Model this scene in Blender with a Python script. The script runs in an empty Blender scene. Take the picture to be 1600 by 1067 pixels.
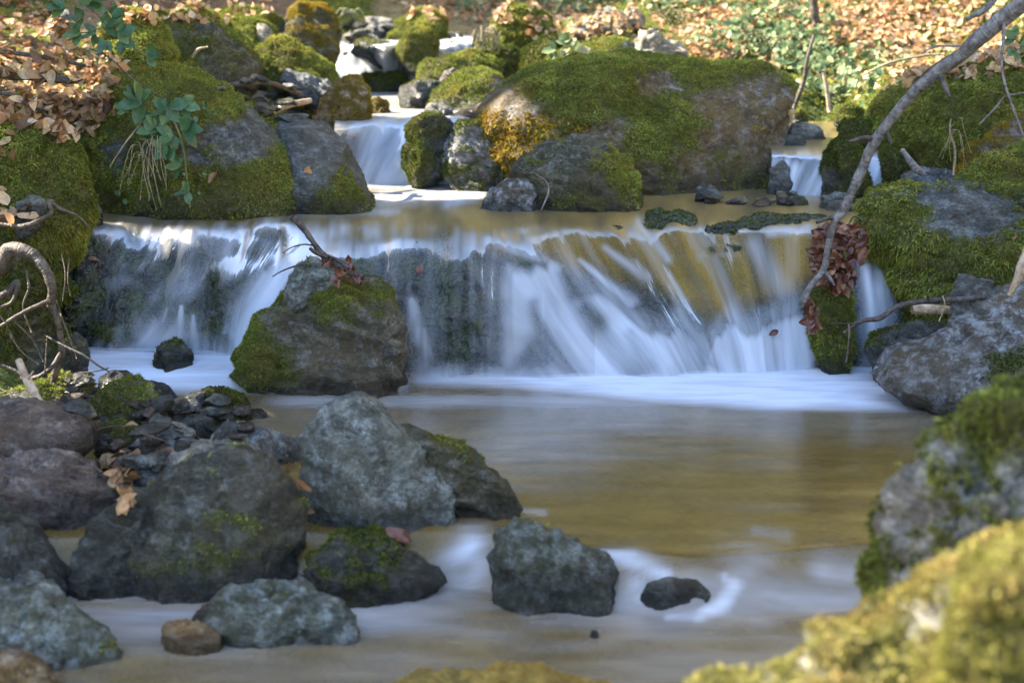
import bpy, bmesh, math, random
import numpy as np
from mathutils import Vector, Matrix

rng = np.random.default_rng(7)
random.seed(7)
S = bpy.context.scene
COL = S.collection

# ------------------------------------------------------------------ camera, sky, sun, exposure
FX = 2444.4
PITCH = math.radians(12.98)
CAM = np.array([0.0, 0.0, 1.4])
cd = bpy.data.cameras.new("camera")
cam = bpy.data.objects.new("camera", cd)
COL.objects.link(cam)
cam.location = CAM
cam.rotation_euler = (math.radians(90) - PITCH, 0, 0)
cd.lens = 55
cd.sensor_width = 36
cd.clip_start = 0.05
cd.clip_end = 400
cd.dof.use_dof = True
cd.dof.focus_distance = 5.45
cd.dof.aperture_fstop = 2.6
S.camera = cam

SUN_DIR = np.array([-0.80, 0.22, 0.66])          # towards the sun
SUN_DIR /= np.linalg.norm(SUN_DIR)
sun_el = math.asin(SUN_DIR[2])
sun_az = math.atan2(SUN_DIR[0], SUN_DIR[1])      # clockwise from +Y
w = bpy.data.worlds.new("World")
S.world = w
w.use_nodes = True
nt = w.node_tree
nt.nodes.clear()
sky = nt.nodes.new("ShaderNodeTexSky")
sky.sky_type = 'NISHITA'
sky.sun_disc = False
sky.sun_elevation = sun_el
sky.sun_rotation = sun_az
sky.dust_density = 1.2
sky.ozone_density = 0.9
bg = nt.nodes.new("ShaderNodeBackground")
bg.inputs[1].default_value = 0.15
out = nt.nodes.new("ShaderNodeOutputWorld")
nt.links.new(sky.outputs[0], bg.inputs[0])
nt.links.new(bg.outputs[0], out.inputs[0])
sl = bpy.data.lights.new("sun", 'SUN')
sl.energy = 5.0
sl.angle = math.radians(0.6)
sl.color = (1.0, 0.9, 0.74)
so = bpy.data.objects.new("sun", sl)
COL.objects.link(so)
so.location = (-8, 0, 12)
so.rotation_euler = Vector(SUN_DIR).to_track_quat('Z', 'Y').to_euler()
S.view_settings.view_transform = 'Standard'
S.view_settings.look = 'None'
S.view_settings.gamma = 1
S.view_settings.use_curve_mapping = False
S.view_settings.exposure = 2.45
S.render.engine = 'CYCLES'
cy = S.cycles
cy.use_denoising = True
cy.max_bounces = 6
cy.diffuse_bounces = 3
cy.glossy_bounces = 3
cy.transparent_max_bounces = 10
cy.transmission_bounces = 3
cy.caustics_reflective = False
cy.caustics_refractive = False
cy.sample_clamp_indirect = 6

CP, SP = math.cos(PITCH), math.sin(PITCH)


def ray(px, py):
    a = (np.asarray(px, float) - 800) / FX
    b = (533.5 - np.asarray(py, float)) / FX
    return a, CP + b * SP, -SP + b * CP


def PY(px, py, Y):
    """world point on the view ray of a place in the photograph, at depth Y"""
    dx, dy, dz = ray(px, py)
    t = Y / dy
    return np.stack([dx * t, np.broadcast_to(Y, np.shape(t)) * np.ones_like(t), 1.4 + dz * t], -1)


def GZ(py, z):
    """depth at which the ray of row py meets height z"""
    _, dy, dz = ray(800, py)
    return float((z - 1.4) / dz * dy)


def proj(P):
    x, y, z = P[..., 0], P[..., 1], P[..., 2] - 1.4
    f = y * CP - z * SP
    u = y * SP + z * CP
    f = np.maximum(f, 0.05)
    return 800 + FX * x / f, 533.5 - FX * u / f


# ------------------------------------------------------------------ numpy noise
def _hash(ix, iy, iz, seed):
    h = (ix * 374761393 + iy * 668265263 + iz * 2147483647 + seed * 1274126177) & 0xffffffff
    h = (h ^ (h >> 13)) * 1274126177 & 0xffffffff
    h = h ^ (h >> 16)
    return (h & 0xffffff) / float(0xffffff) * 2 - 1


def vnoise(p, seed=0):
    p = np.asarray(p, float)
    i = np.floor(p).astype(np.int64)
    f = p - i
    f = f * f * (3 - 2 * f)
    r = 0
    for dx in (0, 1):
        wx = f[..., 0] if dx else 1 - f[..., 0]
        for dy in (0, 1):
            wy = f[..., 1] if dy else 1 - f[..., 1]
            for dz in (0, 1):
                wz = f[..., 2] if dz else 1 - f[..., 2]
                r = r + wx * wy * wz * _hash(i[..., 0] + dx, i[..., 1] + dy, i[..., 2] + dz, seed)
    return r


def fbm(p, oct=4, seed=0, gain=0.5):
    p = np.asarray(p, float)
    a, s, n = 1.0, 0, 0
    for k in range(oct):
        s = s + a * vnoise(p * (2.03 ** k) + 17.3 * k, seed + k)
        n += a
        a *= gain
    return s / n * 1.4


def ridged(p, oct=4, seed=0):
    p = np.asarray(p, float)
    a, s, n = 1.0, 0, 0
    for k in range(oct):
        s = s + a * (1 - 2 * np.abs(vnoise(p * (2.1 ** k) + 9.1 * k, seed + k)))
        n += a
        a *= 0.5
    return s / n


def facet_noise(p, seed=0):
    """piecewise flat planes with broken edges, like cleaved stone"""
    p = np.asarray(p, float)
    i = np.floor(p).astype(np.int64)
    best = np.full(p.shape[:-1], 1e9)
    val = np.zeros(p.shape[:-1])
    for dx in (-1, 0, 1):
        for dy in (-1, 0, 1):
            for dz in (-1, 0, 1):
                c = i + np.array([dx, dy, dz])
                h = [_hash(c[..., 0], c[..., 1], c[..., 2], seed + k) for k in range(7)]
                ctr = c + .5 + .45 * np.stack(h[:3], -1)
                d = p - ctr
                d2 = (d * d).sum(-1)
                v = (d * np.stack(h[3:6], -1)).sum(-1) + .35 * h[6]
                m = d2 < best
                best = np.where(m, d2, best)
                val = np.where(m, v, val)
    return val


def v2(x, y, z=0.0):
    return np.stack(np.broadcast_arrays(np.asarray(x, float), np.asarray(y, float), np.asarray(z, float)), -1)


def ss(a, b, x):
    t = np.clip((np.asarray(x, float) - a) / (b - a), 0, 1)
    return t * t * (3 - 2 * t)


# ------------------------------------------------------------------ mesh helpers
def mesh_np(name, V, F, smooth=True, attrs=None):
    """F: (n,3) or (n,4) int array or list of such arrays"""
    Fs = F if isinstance(F, list) else [F]
    me = bpy.data.meshes.new(name)
    V = np.ascontiguousarray(V, dtype=np.float32)
    me.vertices.add(len(V))
    me.vertices.foreach_set("co", V.ravel())
    loops = np.concatenate([np.asarray(f).ravel() for f in Fs]).astype(np.int32)
    tot = np.concatenate([np.full(len(f), np.asarray(f).shape[1], dtype=np.int32) for f in Fs])
    start = np.concatenate([[0], np.cumsum(tot)[:-1]]).astype(np.int32)
    me.loops.add(len(loops))
    me.loops.foreach_set("vertex_index", loops)
    me.polygons.add(len(tot))
    me.polygons.foreach_set("loop_start", start)
    me.polygons.foreach_set("use_smooth", np.full(len(tot), smooth, dtype=bool))
    me.update(calc_edges=True)
    for k, a in (attrs or {}).items():
        at = me.attributes.new(k, 'FLOAT', 'POINT')
        at.data.foreach_set("value", np.ascontiguousarray(a, dtype=np.float32))
    return me


def link(name, me, mat=None, parent=None, loc=None, kind=None):
    o = bpy.data.objects.new(name, me)
    COL.objects.link(o)
    if mat is not None and me is not None and len(me.materials) == 0:
        me.materials.append(mat)
    if loc is not None:
        o.location = loc
    if parent is not None:
        o.parent = parent
    if kind:
        o["kind"] = kind
    return o


def tag(o, label, cat, group=None):
    o["label"] = label
    o["category"] = cat
    if group:
        o["group"] = group
    return o


def empty(name, loc):
    o = bpy.data.objects.new(name, None)
    o.empty_display_size = 0.05
    o.location = loc
    COL.objects.link(o)
    return o


def grid_faces(nu, nv):
    i = np.arange(nu * nv).reshape(nu, nv)
    return np.stack([i[:-1, :-1], i[1:, :-1], i[1:, 1:], i[:-1, 1:]], -1).reshape(-1, 4)


def vnormals(V, F):
    n = np.zeros_like(V)
    fn = np.cross(V[F[:, 1]] - V[F[:, 0]], V[F[:, -1]] - V[F[:, 0]])
    for k in range(F.shape[1]):
        for c in range(3):
            n[:, c] += np.bincount(F[:, k], weights=fn[:, c], minlength=len(V))
    return n / np.maximum(np.linalg.norm(n, axis=1, keepdims=True), 1e-9)


# ------------------------------------------------------------------ node helpers
class M:
    def __init__(s, name):
        s.m = bpy.data.materials.new(name)
        s.m.use_nodes = True
        s.t = s.m.node_tree
        s.t.nodes.clear()
        s.out = s.t.nodes.new("ShaderNodeOutputMaterial")

    def n(s, typ, **kw):
        nd = s.t.nodes.new("ShaderNode" + typ)
        ins = kw.pop("ins", {})
        for k, v in kw.items():
            setattr(nd, k, v)
        for k, v in ins.items():
            s.set(nd.inputs[k], v)
        return nd

    def set(s, sock, v):
        if isinstance(v, bpy.types.NodeSocket):
            s.t.links.new(v, sock)
        elif isinstance(v, tuple) and len(v) == 3 and sock.type == 'RGBA':
            sock.default_value = (*v, 1)
        else:
            sock.default_value = v

    def pos(s, scale=(1, 1, 1), rot=(0, 0, 0)):
        g = s.n("NewGeometry")
        m = s.n("Mapping", ins={"Vector": g.outputs["Position"], "Scale": scale, "Rotation": rot})
        return m.outputs[0]

    def noise(s, vec, scale, detail=4, rough=0.55, dist=0.0):
        return s.n("TexNoise", ins={"Vector": vec, "Scale": scale, "Detail": detail, "Roughness": rough, "Distortion": dist}).outputs[0]

    def vor(s, vec, scale, feature='F1'):
        return s.n("TexVoronoi", feature=feature, ins={"Vector": vec, "Scale": scale}).outputs[0]

    def ramp(s, fac, stops, interp='LINEAR'):
        r = s.n("ValToRGB", ins={"Fac": fac})
        r.color_ramp.interpolation = interp
        el = r.color_ramp.elements
        while len(el) < len(stops):
            el.new(0.5)
        for e, (p, c) in zip(el, stops):
            e.position = p
            e.color = (*c, 1) if isinstance(c, tuple) else (c, c, c, 1)
        return r.outputs[0]

    def mix(s, f, a, b, mode='MIX'):
        nd = s.n("Mix", data_type='RGBA', blend_type=mode)
        s.set(nd.inputs[0], f)
        s.set(nd.inputs[6], a)
        s.set(nd.inputs[7], b)
        return nd.outputs[2]

    def math(s, op, a, b=0.0, c=None, clamp=False):
        nd = s.n("Math", operation=op, use_clamp=clamp)
        s.set(nd.inputs[0], a)
        s.set(nd.inputs[1], b)
        if c is not None:
            s.set(nd.inputs[2], c)
        return nd.outputs[0]

    def attr(s, name):
        return s.n("Attribute", attribute_name=name).outputs["Fac"]

    def bump(s, h, dist, strength=1.0, normal=None):
        nd = s.n("Bump", ins={"Height": h, "Distance": dist, "Strength": strength})
        if normal is not None:
            s.set(nd.inputs["Normal"], normal)
        return nd.outputs[0]

    def bsdf(s, **ins):
        p = s.n("BsdfPrincipled")
        for k, v in ins.items():
            s.set(p.inputs[k], v)
        return p.outputs[0]

    def done(s, shader):
        s.t.links.new(shader, s.out.inputs[0])
        return s.m


def mat_rock(name, c1, c2, c3, lichen=0.25, lichen_glint_col=(0.36, 0.4, 0.38), wet=0.0, stain=(0.12, 0.085, 0.045), stain_amt=0.3, moss_col=(0.15, 0.14, 0.03), strata=1.0, tilt=(0.5, 0.3, 0)):
    c1 = tuple(a * b * .42 for a, b in zip(c1, (1.0, .98, .9)))
    c2 = tuple(a * b * 1.25 for a, b in zip(c2, (1.02, 1.0, .92)))
    c3 = tuple(a * b * 2.1 for a, b in zip(c3, (1.02, 1.0, .94)))
    lichen_glint_col = tuple(a * 1.15 for a in lichen_glint_col)
    m = M(name)
    p = m.pos()
    ps = m.pos((1, 1, 1 + 1.1 * strata), tilt)
    n1 = m.noise(p, 5, 5, 0.6)
    n2 = m.noise(ps, 13, 8, 0.72, 0.15)
    n3 = m.noise(p, 75, 5, 0.75)
    crk = m.math('ABSOLUTE', m.math('SUBTRACT', m.noise(ps, 7, 5, 0.6, 0.3), 0.5))
    crk = m.ramp(crk, [(0.0, 0.0), (0.02, 1.0)])
    col = m.ramp(n2, [(0.3, c1), (0.5, c2), (0.7, c3)])
    col = m.mix(m.math('MULTIPLY', m.ramp(n1, [(0.42, 0.0), (0.62, 1.0)]), stain_amt), col, stain)
    lm = m.ramp(m.noise(p, 22, 5, 0.7), [(0.57 - 0.1 * lichen, 0.0), (0.64, 1.0)])
    col = m.mix(m.math('MULTIPLY', lm, min(1, lichen * 1.6)), col, lichen_glint_col)  # pale lichen mottle; on the glinting wet rocks it paints highlights
    col = m.mix(0.55, col, m.ramp(n3, [(0.32, 0.05), (0.5, 0.47), (0.66, 1.0)]), 'OVERLAY')
    col = m.mix(m.math('MULTIPLY', m.math('SUBTRACT', 1.0, crk), 0.55), col, tuple(x * 0.3 for x in c1))
    vein = m.math('ABSOLUTE', m.math('SUBTRACT', m.noise(m.pos((1, 1, 2.2), (0.9, 0.5, 0.4)), 4.5, 3, 0.45, 0.2), 0.52))
    vein = m.ramp(vein, [(0.0, 1.0), (0.009, 0.0)])
    col = m.mix(m.math('MULTIPLY', vein, 0.16), col, tuple(min(0.7, x * 1.5) for x in lichen_glint_col))
    brn = m.ramp(m.noise(p, 2.6, 4, 0.6), [(0.45, 0.0), (0.62, 1.0)])
    col = m.mix(m.math('MULTIPLY', brn, 0.42), col, tuple(a * b for a, b in zip(c2, (1.25, 1.0, 0.62))))
    moss = m.attr("moss")
    wetv = m.attr("wet")
    col = m.mix(m.math('MULTIPLY', wetv, 0.7), col, (0.012, 0.013, 0.012))
    mcol = m.ramp(m.noise(p, 30, 4, 0.7), [(0.3, tuple(x * 0.35 for x in moss_col)), (0.7, tuple(x * 1.5 for x in moss_col))])
    mf = m.math('MULTIPLY', moss, 1.0, clamp=True)
    col = m.mix(mf, col, mcol)
    h = m.math('ADD', m.math('MULTIPLY', n2, 0.8), m.math('ADD', m.math('MULTIPLY', n3, 0.25), m.math('MULTIPLY', crk, 0.12)))
    bm_ = m.bump(h, 0.035, 1.0)
    fine = m.bump(m.noise(p, 150, 4, 0.75), 0.007, 0.9, bm_)
    r = m.math('SUBTRACT', 0.72 - 0.45 * wet, m.math('MULTIPLY', wetv, 0.52))
    r = m.math('ADD', m.math('MAXIMUM', r, 0.14), m.math('MULTIPLY', mf, 0.5), clamp=True)
    return m.done(m.bsdf(**{"Base Color": col, "Roughness": r, "Normal": fine, "Specular IOR Level": 0.5}))


def mat_moss(name, dark, mid, bright):
    m = M(name)
    t = m.attr("tint")
    col = m.ramp(t, [(0.0, dark), (0.5, mid), (1.0, bright)])
    bn = m.ramp(m.noise(m.pos(), 7, 5, 0.65), [(0.48, 0.0), (0.62, 1.0)])
    col = m.mix(m.math('MULTIPLY', bn, 0.5), col, m.mix(t, tuple(a * b for a, b in zip(mid, (.5, .33, .4))), tuple(a * b for a, b in zip(bright, (.85, .6, .6)))))
    d = m.n("BsdfDiffuse", ins={"Color": col}).outputs[0]
    tr = m.n("BsdfTranslucent", ins={"Color": col}).outputs[0]
    sh = m.n("MixShader", ins={0: 0.3, 1: d, 2: tr}).outputs[0]
    return m.done(sh)


def mat_leaf(name, stops, trans=0.3, rough=0.55, spec=0.3):
    m = M(name)
    oi = m.n("ObjectInfo").outputs["Random"]
    r = m.math('FRACT', m.math('ADD', oi, m.attr("tint")))
    p = m.pos()
    col = m.ramp(r, stops)
    col = m.mix(0.6, col, m.ramp(m.noise(p, 70, 4, 0.6), [(0.3, 0.3), (0.7, 0.75)]), 'OVERLAY')
    b = m.bsdf(**{"Base Color": col, "Roughness": rough, "Specular IOR Level": spec, "Normal": m.bump(m.noise(p, 120, 3), 0.002, 0.6)})
    tr = m.n("BsdfTranslucent", ins={"Color": col}).outputs[0]
    return m.done(m.n("MixShader", ins={0: trans, 1: b, 2: tr}).outputs[0])


MOSS_G = mat_moss("moss green fronds", (0.035, 0.046, 0.010), (0.185, 0.22, 0.042), (0.48, 0.5, 0.12))
MOSS_O = mat_moss("moss ochre fronds", (0.06, 0.04, 0.008), (0.28, 0.2, 0.025), (0.52, 0.42, 0.07))
MOSS_Y = mat_moss("moss pale yellow fronds", (0.05, 0.05, 0.012), (0.26, 0.25, 0.06), (0.52, 0.46, 0.2))
MOSS_D = mat_moss("moss dark fronds", (0.014, 0.022, 0.007), (0.065, 0.09, 0.018), (0.24, 0.28, 0.05))
R_GREY = mat_rock("rock grey green", (0.055, 0.065, 0.062), (0.14, 0.16, 0.155), (0.27, 0.3, 0.29), lichen=0.8, lichen_glint_col=(0.42, 0.46, 0.45), stain_amt=0.35, wet=0.35)
R_BLUE = mat_rock("rock blue slate", (0.04, 0.05, 0.06), (0.1, 0.115, 0.13), (0.2, 0.23, 0.26), lichen=0.35, wet=0.3)
R_BROWN = mat_rock("rock purple brown", (0.06, 0.045, 0.045), (0.15, 0.115, 0.11), (0.26, 0.22, 0.2), lichen=0.2, stain_amt=0.25, wet=0.5)
R_OLIVE = mat_rock("rock olive", (0.035, 0.035, 0.022), (0.085, 0.082, 0.052), (0.17, 0.165, 0.12), lichen=0.25, stain=(0.07, 0.06, 0.02), stain_amt=0.6)
R_WET = mat_rock("rock wet dark", (0.018, 0.022, 0.022), (0.045, 0.052, 0.05), (0.11, 0.12, 0.12), lichen=0.1, wet=0.9)
R_MID = mat_rock("rock brown grey", (0.05, 0.046, 0.036), (0.125, 0.115, 0.09), (0.25, 0.24, 0.21), lichen=0.35, lichen_glint_col=(0.36, 0.38, 0.4), wet=0.55, stain=(0.1, 0.075, 0.03), stain_amt=0.5)
R_NEAR = mat_rock("rock dark damp", (0.03, 0.032, 0.03), (0.08, 0.084, 0.075), (0.18, 0.19, 0.18), lichen=0.35, lichen_glint_col=(0.3, 0.33, 0.34), wet=0.95, stain=(0.09, 0.07, 0.03), stain_amt=0.5)
R_GLINT = mat_rock("rock green wet glinting", (0.03, 0.04, 0.035), (0.09, 0.108, 0.092), (0.21, 0.245, 0.22), lichen=0.95, lichen_glint_col=(0.42, 0.48, 0.48), wet=0.65, stain=(0.12, 0.1, 0.04), stain_amt=0.4)  # pale mottle paints wet glints into the colour
R_GOLD = mat_rock("rock golden algae", (0.3, 0.2, 0.04), (0.42, 0.3, 0.06), (0.4, 0.3, 0.08), lichen=0.05, stain=(0.4, 0.28, 0.05), stain_amt=0.4)
R_ORANGE = mat_rock("rock ochre", (0.12, 0.07, 0.03), (0.26, 0.17, 0.08), (0.42, 0.36, 0.28), lichen=0.35, lichen_glint_col=(0.45, 0.42, 0.38), stain=(0.25, 0.15, 0.03), stain_amt=0.6)
R_PALE = mat_rock("rock pale", (0.16, 0.15, 0.14), (0.3, 0.29, 0.27), (0.48, 0.47, 0.44), lichen=0.2, stain_amt=0.15)
R_BIG = mat_rock("rock violet grey", (0.08, 0.06, 0.035), (0.16, 0.125, 0.075), (0.24, 0.21, 0.17), lichen=0.45, lichen_glint_col=(0.38, 0.37, 0.4), stain=(0.2, 0.135, 0.035), stain_amt=0.9)  # ochre stain also puts warm sunlight into the left cheek
R_WSLAB = mat_rock("rock wet mottled slab", (0.05, 0.045, 0.035), (0.13, 0.125, 0.12), (0.3, 0.32, 0.36), lichen=0.95, lichen_glint_col=(0.55, 0.59, 0.66), wet=0.55, stain=(0.13, 0.09, 0.03), stain_amt=0.6)  # white-blue mottle stands in for glints on the slab
L_DEAD = mat_leaf("dead beech leaf", [(0, (0.2, 0.1, 0.04)), (0.35, (0.34, 0.18, 0.08)), (0.65, (0.46, 0.29, 0.15)), (0.85, (0.13, 0.06, 0.03)), (1.0, (0.55, 0.4, 0.24))])
L_WET = mat_leaf("wet brown leaf", [(0, (0.07, 0.02, 0.012)), (0.5, (0.14, 0.045, 0.025)), (0.85, (0.2, 0.09, 0.05)), (1.0, (0.3, 0.17, 0.1))], trans=0.1, rough=0.25, spec=0.6)
L_PALE = mat_leaf("pale sunlit litter leaf", [(0, (0.34, 0.17, 0.07)), (0.35, (0.55, 0.33, 0.16)), (0.6, (0.68, 0.48, 0.28)), (0.8, (0.2, 0.1, 0.045)), (1.0, (0.76, 0.6, 0.4))])  # dry leaf tone, raised to put sunlight into the far litter
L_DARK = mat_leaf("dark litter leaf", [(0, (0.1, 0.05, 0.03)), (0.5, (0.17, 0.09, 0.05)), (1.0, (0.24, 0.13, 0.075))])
L_BROWN = mat_leaf("brown fallen leaf", [(0, (0.16, 0.07, 0.035)), (0.5, (0.24, 0.12, 0.06)), (1.0, (0.34, 0.2, 0.12))])
L_GREEN = mat_leaf("bramble leaf", [(0, (0.035, 0.09, 0.035)), (0.5, (0.06, 0.13, 0.055)), (1.0, (0.12, 0.2, 0.07))], trans=0.25, rough=0.42, spec=0.5)
L_IVY = mat_leaf("ground leaf", [(0, (0.06, 0.11, 0.05)), (0.4, (0.12, 0.18, 0.08)), (0.8, (0.25, 0.31, 0.14)), (1.0, (0.38, 0.33, 0.18))], trans=0.3, rough=0.5)


def mat_bark(name, a, b, c, sc=1.0, ring=True):
    m = M(name)
    p = m.pos()
    n = m.noise(p, 40 * sc, 5, 0.65)
    col = m.ramp(n, [(0.3, a), (0.5, b), (0.72, c)])
    bl = m.ramp(m.noise(p, 14, 3), [(0.55, 0.0), (0.65, 1.0)])
    col = m.mix(m.math('MULTIPLY', bl, 0.35), col, tuple(x * 1.5 for x in c))
    v = m.attr("tint")
    rg = m.math('MULTIPLY', m.noise(m.n("CombineXYZ", ins={0: m.math('MULTIPLY', v, 9.0), 1: 0.0, 2: 0.0}).outputs[0], 12, 2), 1.0 if ring else 0.0)
    h = m.math('ADD', m.math('MULTIPLY', rg, 0.6), n)
    return m.done(m.bsdf(**{"Base Color": col, "Roughness": 0.6, "Normal": m.bump(h, 0.010, 1.0)}))


B_GREY = mat_bark("grey smooth bark", (0.045, 0.04, 0.04), (0.14, 0.125, 0.122), (0.29, 0.28, 0.28))
B_DARK = mat_bark("dark wet wood", (0.02, 0.015, 0.013), (0.05, 0.038, 0.035), (0.13, 0.11, 0.11))
B_ROOT = mat_bark("root bark", (0.02, 0.014, 0.01), (0.07, 0.05, 0.036), (0.15, 0.12, 0.09))
B_PALE = mat_bark("pale bare wood", (0.2, 0.13, 0.08), (0.4, 0.29, 0.19), (0.55, 0.44, 0.32))
B_STEM = mat_bark("green stem", (0.07, 0.08, 0.03), (0.13, 0.14, 0.05), (0.2, 0.19, 0.09))
B_STRAW = mat_bark("dry straw", (0.14, 0.11, 0.06), (0.26, 0.21, 0.12), (0.4, 0.34, 0.21), ring=False)


# ---- terrain, forest floor
def mat_ground():
    m = M("forest floor")
    p = m.pos()
    leaf = m.ramp(m.vor(p, 22), [(0.0, (0.22, 0.13, 0.07)), (0.4, (0.13, 0.075, 0.04)), (0.8, (0.04, 0.025, 0.015))])
    leaf = m.mix(m.noise(p, 30, 4, 0.7), leaf, (0.2, 0.13, 0.075))
    soil = m.ramp(m.noise(p, 35, 5, 0.7), [(0.35, (0.02, 0.015, 0.01)), (0.65, (0.07, 0.052, 0.035))])
    mossc = m.ramp(m.noise(p, 40, 5, 0.7), [(0.3, (0.025, 0.035, 0.008)), (0.55, (0.085, 0.11, 0.02)), (0.75, (0.17, 0.19, 0.035))])
    far = m.ramp(m.noise(p, 1.1, 6, 0.65), [(0.4, (0.56, 0.38, 0.13)), (0.5, (0.3, 0.25, 0.06)), (0.62, (0.66, 0.48, 0.18))])
    col = m.mix(m.attr("leafy"), soil, leaf)
    col = m.mix(m.attr("moss"), col, mossc)
    bedc = m.ramp(m.vor(p, 28), [(0.0, (0.34, 0.24, 0.1)), (0.5, (0.2, 0.14, 0.06)), (0.9, (0.07, 0.055, 0.03))])
    bedc = m.mix(0.5, bedc, m.ramp(m.noise(p, 9, 4), [(0.35, (0.1, 0.08, 0.035)), (0.65, (0.36, 0.26, 0.1))]))
    col = m.mix(m.attr("bed"), col, bedc)
    col = m.mix(m.attr("far"), col, far)
    h = m.math('ADD', m.noise(p, 35, 5, 0.7), m.math('MULTIPLY', m.vor(p, 22), 0.6))
    return m.done(m.bsdf(**{"Base Color": col, "Roughness": 0.85, "Normal": m.bump(h, 0.03, 0.8)}))


def pw(x, pts):
    xs, ys = zip(*pts)
    return np.interp(x, xs, ys)


def bed(y):
    return pw(y, [(-20, -2), (0, -.4), (3.6, -.32), (3.9, -.16), (5.6, -.17), (6.15, .36), (6.9, .4), (7.15, .5), (7.45, .66), (8.9, .66), (9.3, .74), (9.8, .92), (11, 1.18), (12.2, 1.55), (14, 2.9), (20, 9.5), (40, 34)])


def hland(x, y):
    b = bed(y)
    xl = pw(y, [(0, -1.2), (2.5, -1.0), (3.8, -.72), (4.8, -.85), (5.2, -1.35), (6.0, -1.66), (6.3, -1.5), (6.6, -.8), (7.0, -.85), (8, -.85), (9.4, -.9), (12, -.9)])
    xr = pw(y, [(0, .2), (2, .35), (3, .85), (4, 1.4), (5, 1.3), (5.6, 1.4), (6, 1.5), (6.6, 1.62), (7.2, 1.7), (7.6, .15), (9.6, -.1), (12, 0)])
    AL = pw(y, [(0, .05), (3, .03), (4.6, .05), (5.2, .18), (5.6, .45), (6, .52), (6.8, .38), (7.5, .18), (8, .16), (10, .2), (12, .1)])
    AR = pw(y, [(0, .1), (3, .15), (4.5, .35), (5.3, .4), (6.2, .3), (7.2, .3), (7.6, .06), (10, .08), (12, .1)])
    dl = np.maximum(xl - x, 0)
    dr = np.maximum(x - xr, 0)
    z = b + AL * ss(0, .5, dl) + pw(y, [(0, .0), (4.6, .02), (5.2, .12), (6.8, .14), (7.8, .2), (20, .15)]) * dl + AR * ss(0, .5, dr) + pw(y, [(0, .15), (6.5, .2), (7.6, .09), (9, .1), (12, .1)]) * dr
    z = z + .55 * np.maximum(np.abs(x) - 3.2, 0) * ss(2.5, 5, np.abs(x))
    ch = np.exp(-((x - 1.45 - .1 * (y - 7.2)) / .22) ** 4) * ss(6.9, 7.1, y) * (1 - ss(8.3, 8.6, y))
    z = z * (1 - ch) + (.6) * ch
    onbank = ss(0, .3, dl + dr)
    z = z + (fbm(v2(x * 1.6, y * 1.6), 4, 3) * .06 * (.3 + onbank) + fbm(v2(x * 9, y * 9), 3, 5) * .014) * (1 - .6 * ch)
    return z, onbank, dl, dr


def axis(lo, a, b, hi, n_in, n_out):
    inn = np.linspace(a, b, n_in)
    t = np.linspace(0, 1, n_out + 1)[1:] ** 2
    return np.concatenate([(a + (lo - a) * t)[::-1], inn, b + (hi - b) * t])


xs = axis(-22, -3.2, 3.4, 22, 300, 30)
ys = axis(-14, 2.2, 12.2, 40, 430, 30)
X, Yg = np.meshgrid(xs, ys, indexing='ij')
Z, onb, DL, DR = hland(X, Yg)
Vt = np.stack([X, Yg, Z], -1).reshape(-1, 3)
far = np.maximum(ss(11.5, 13, Yg), ss(3.4, 4.5, np.abs(X)))
tm = fbm(v2(X * 2.2, Yg * 2.2), 4, 11)
moss_t = np.clip(ss(-.15, .15, tm + .32 * (DR > 0) - .1 * (DL > .5)), 0, 1) * onb
moss_t = np.maximum(moss_t, ss(.02, .1, DL) * (1 - ss(.3, .5, DL)))
terrain = link("ground", mesh_np("ground", Vt, grid_faces(len(xs), len(ys)), attrs={
    "moss": moss_t.ravel(), "leafy": (onb * ss(5.3, 5.9, Yg)).ravel(), "far": far.ravel(), "bed": (1 - ss(0, .15, DL + DR)).ravel()}), mat_ground(), kind="structure")
TERR = (Vt, grid_faces(len(xs), len(ys)), moss_t.ravel())


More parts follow.
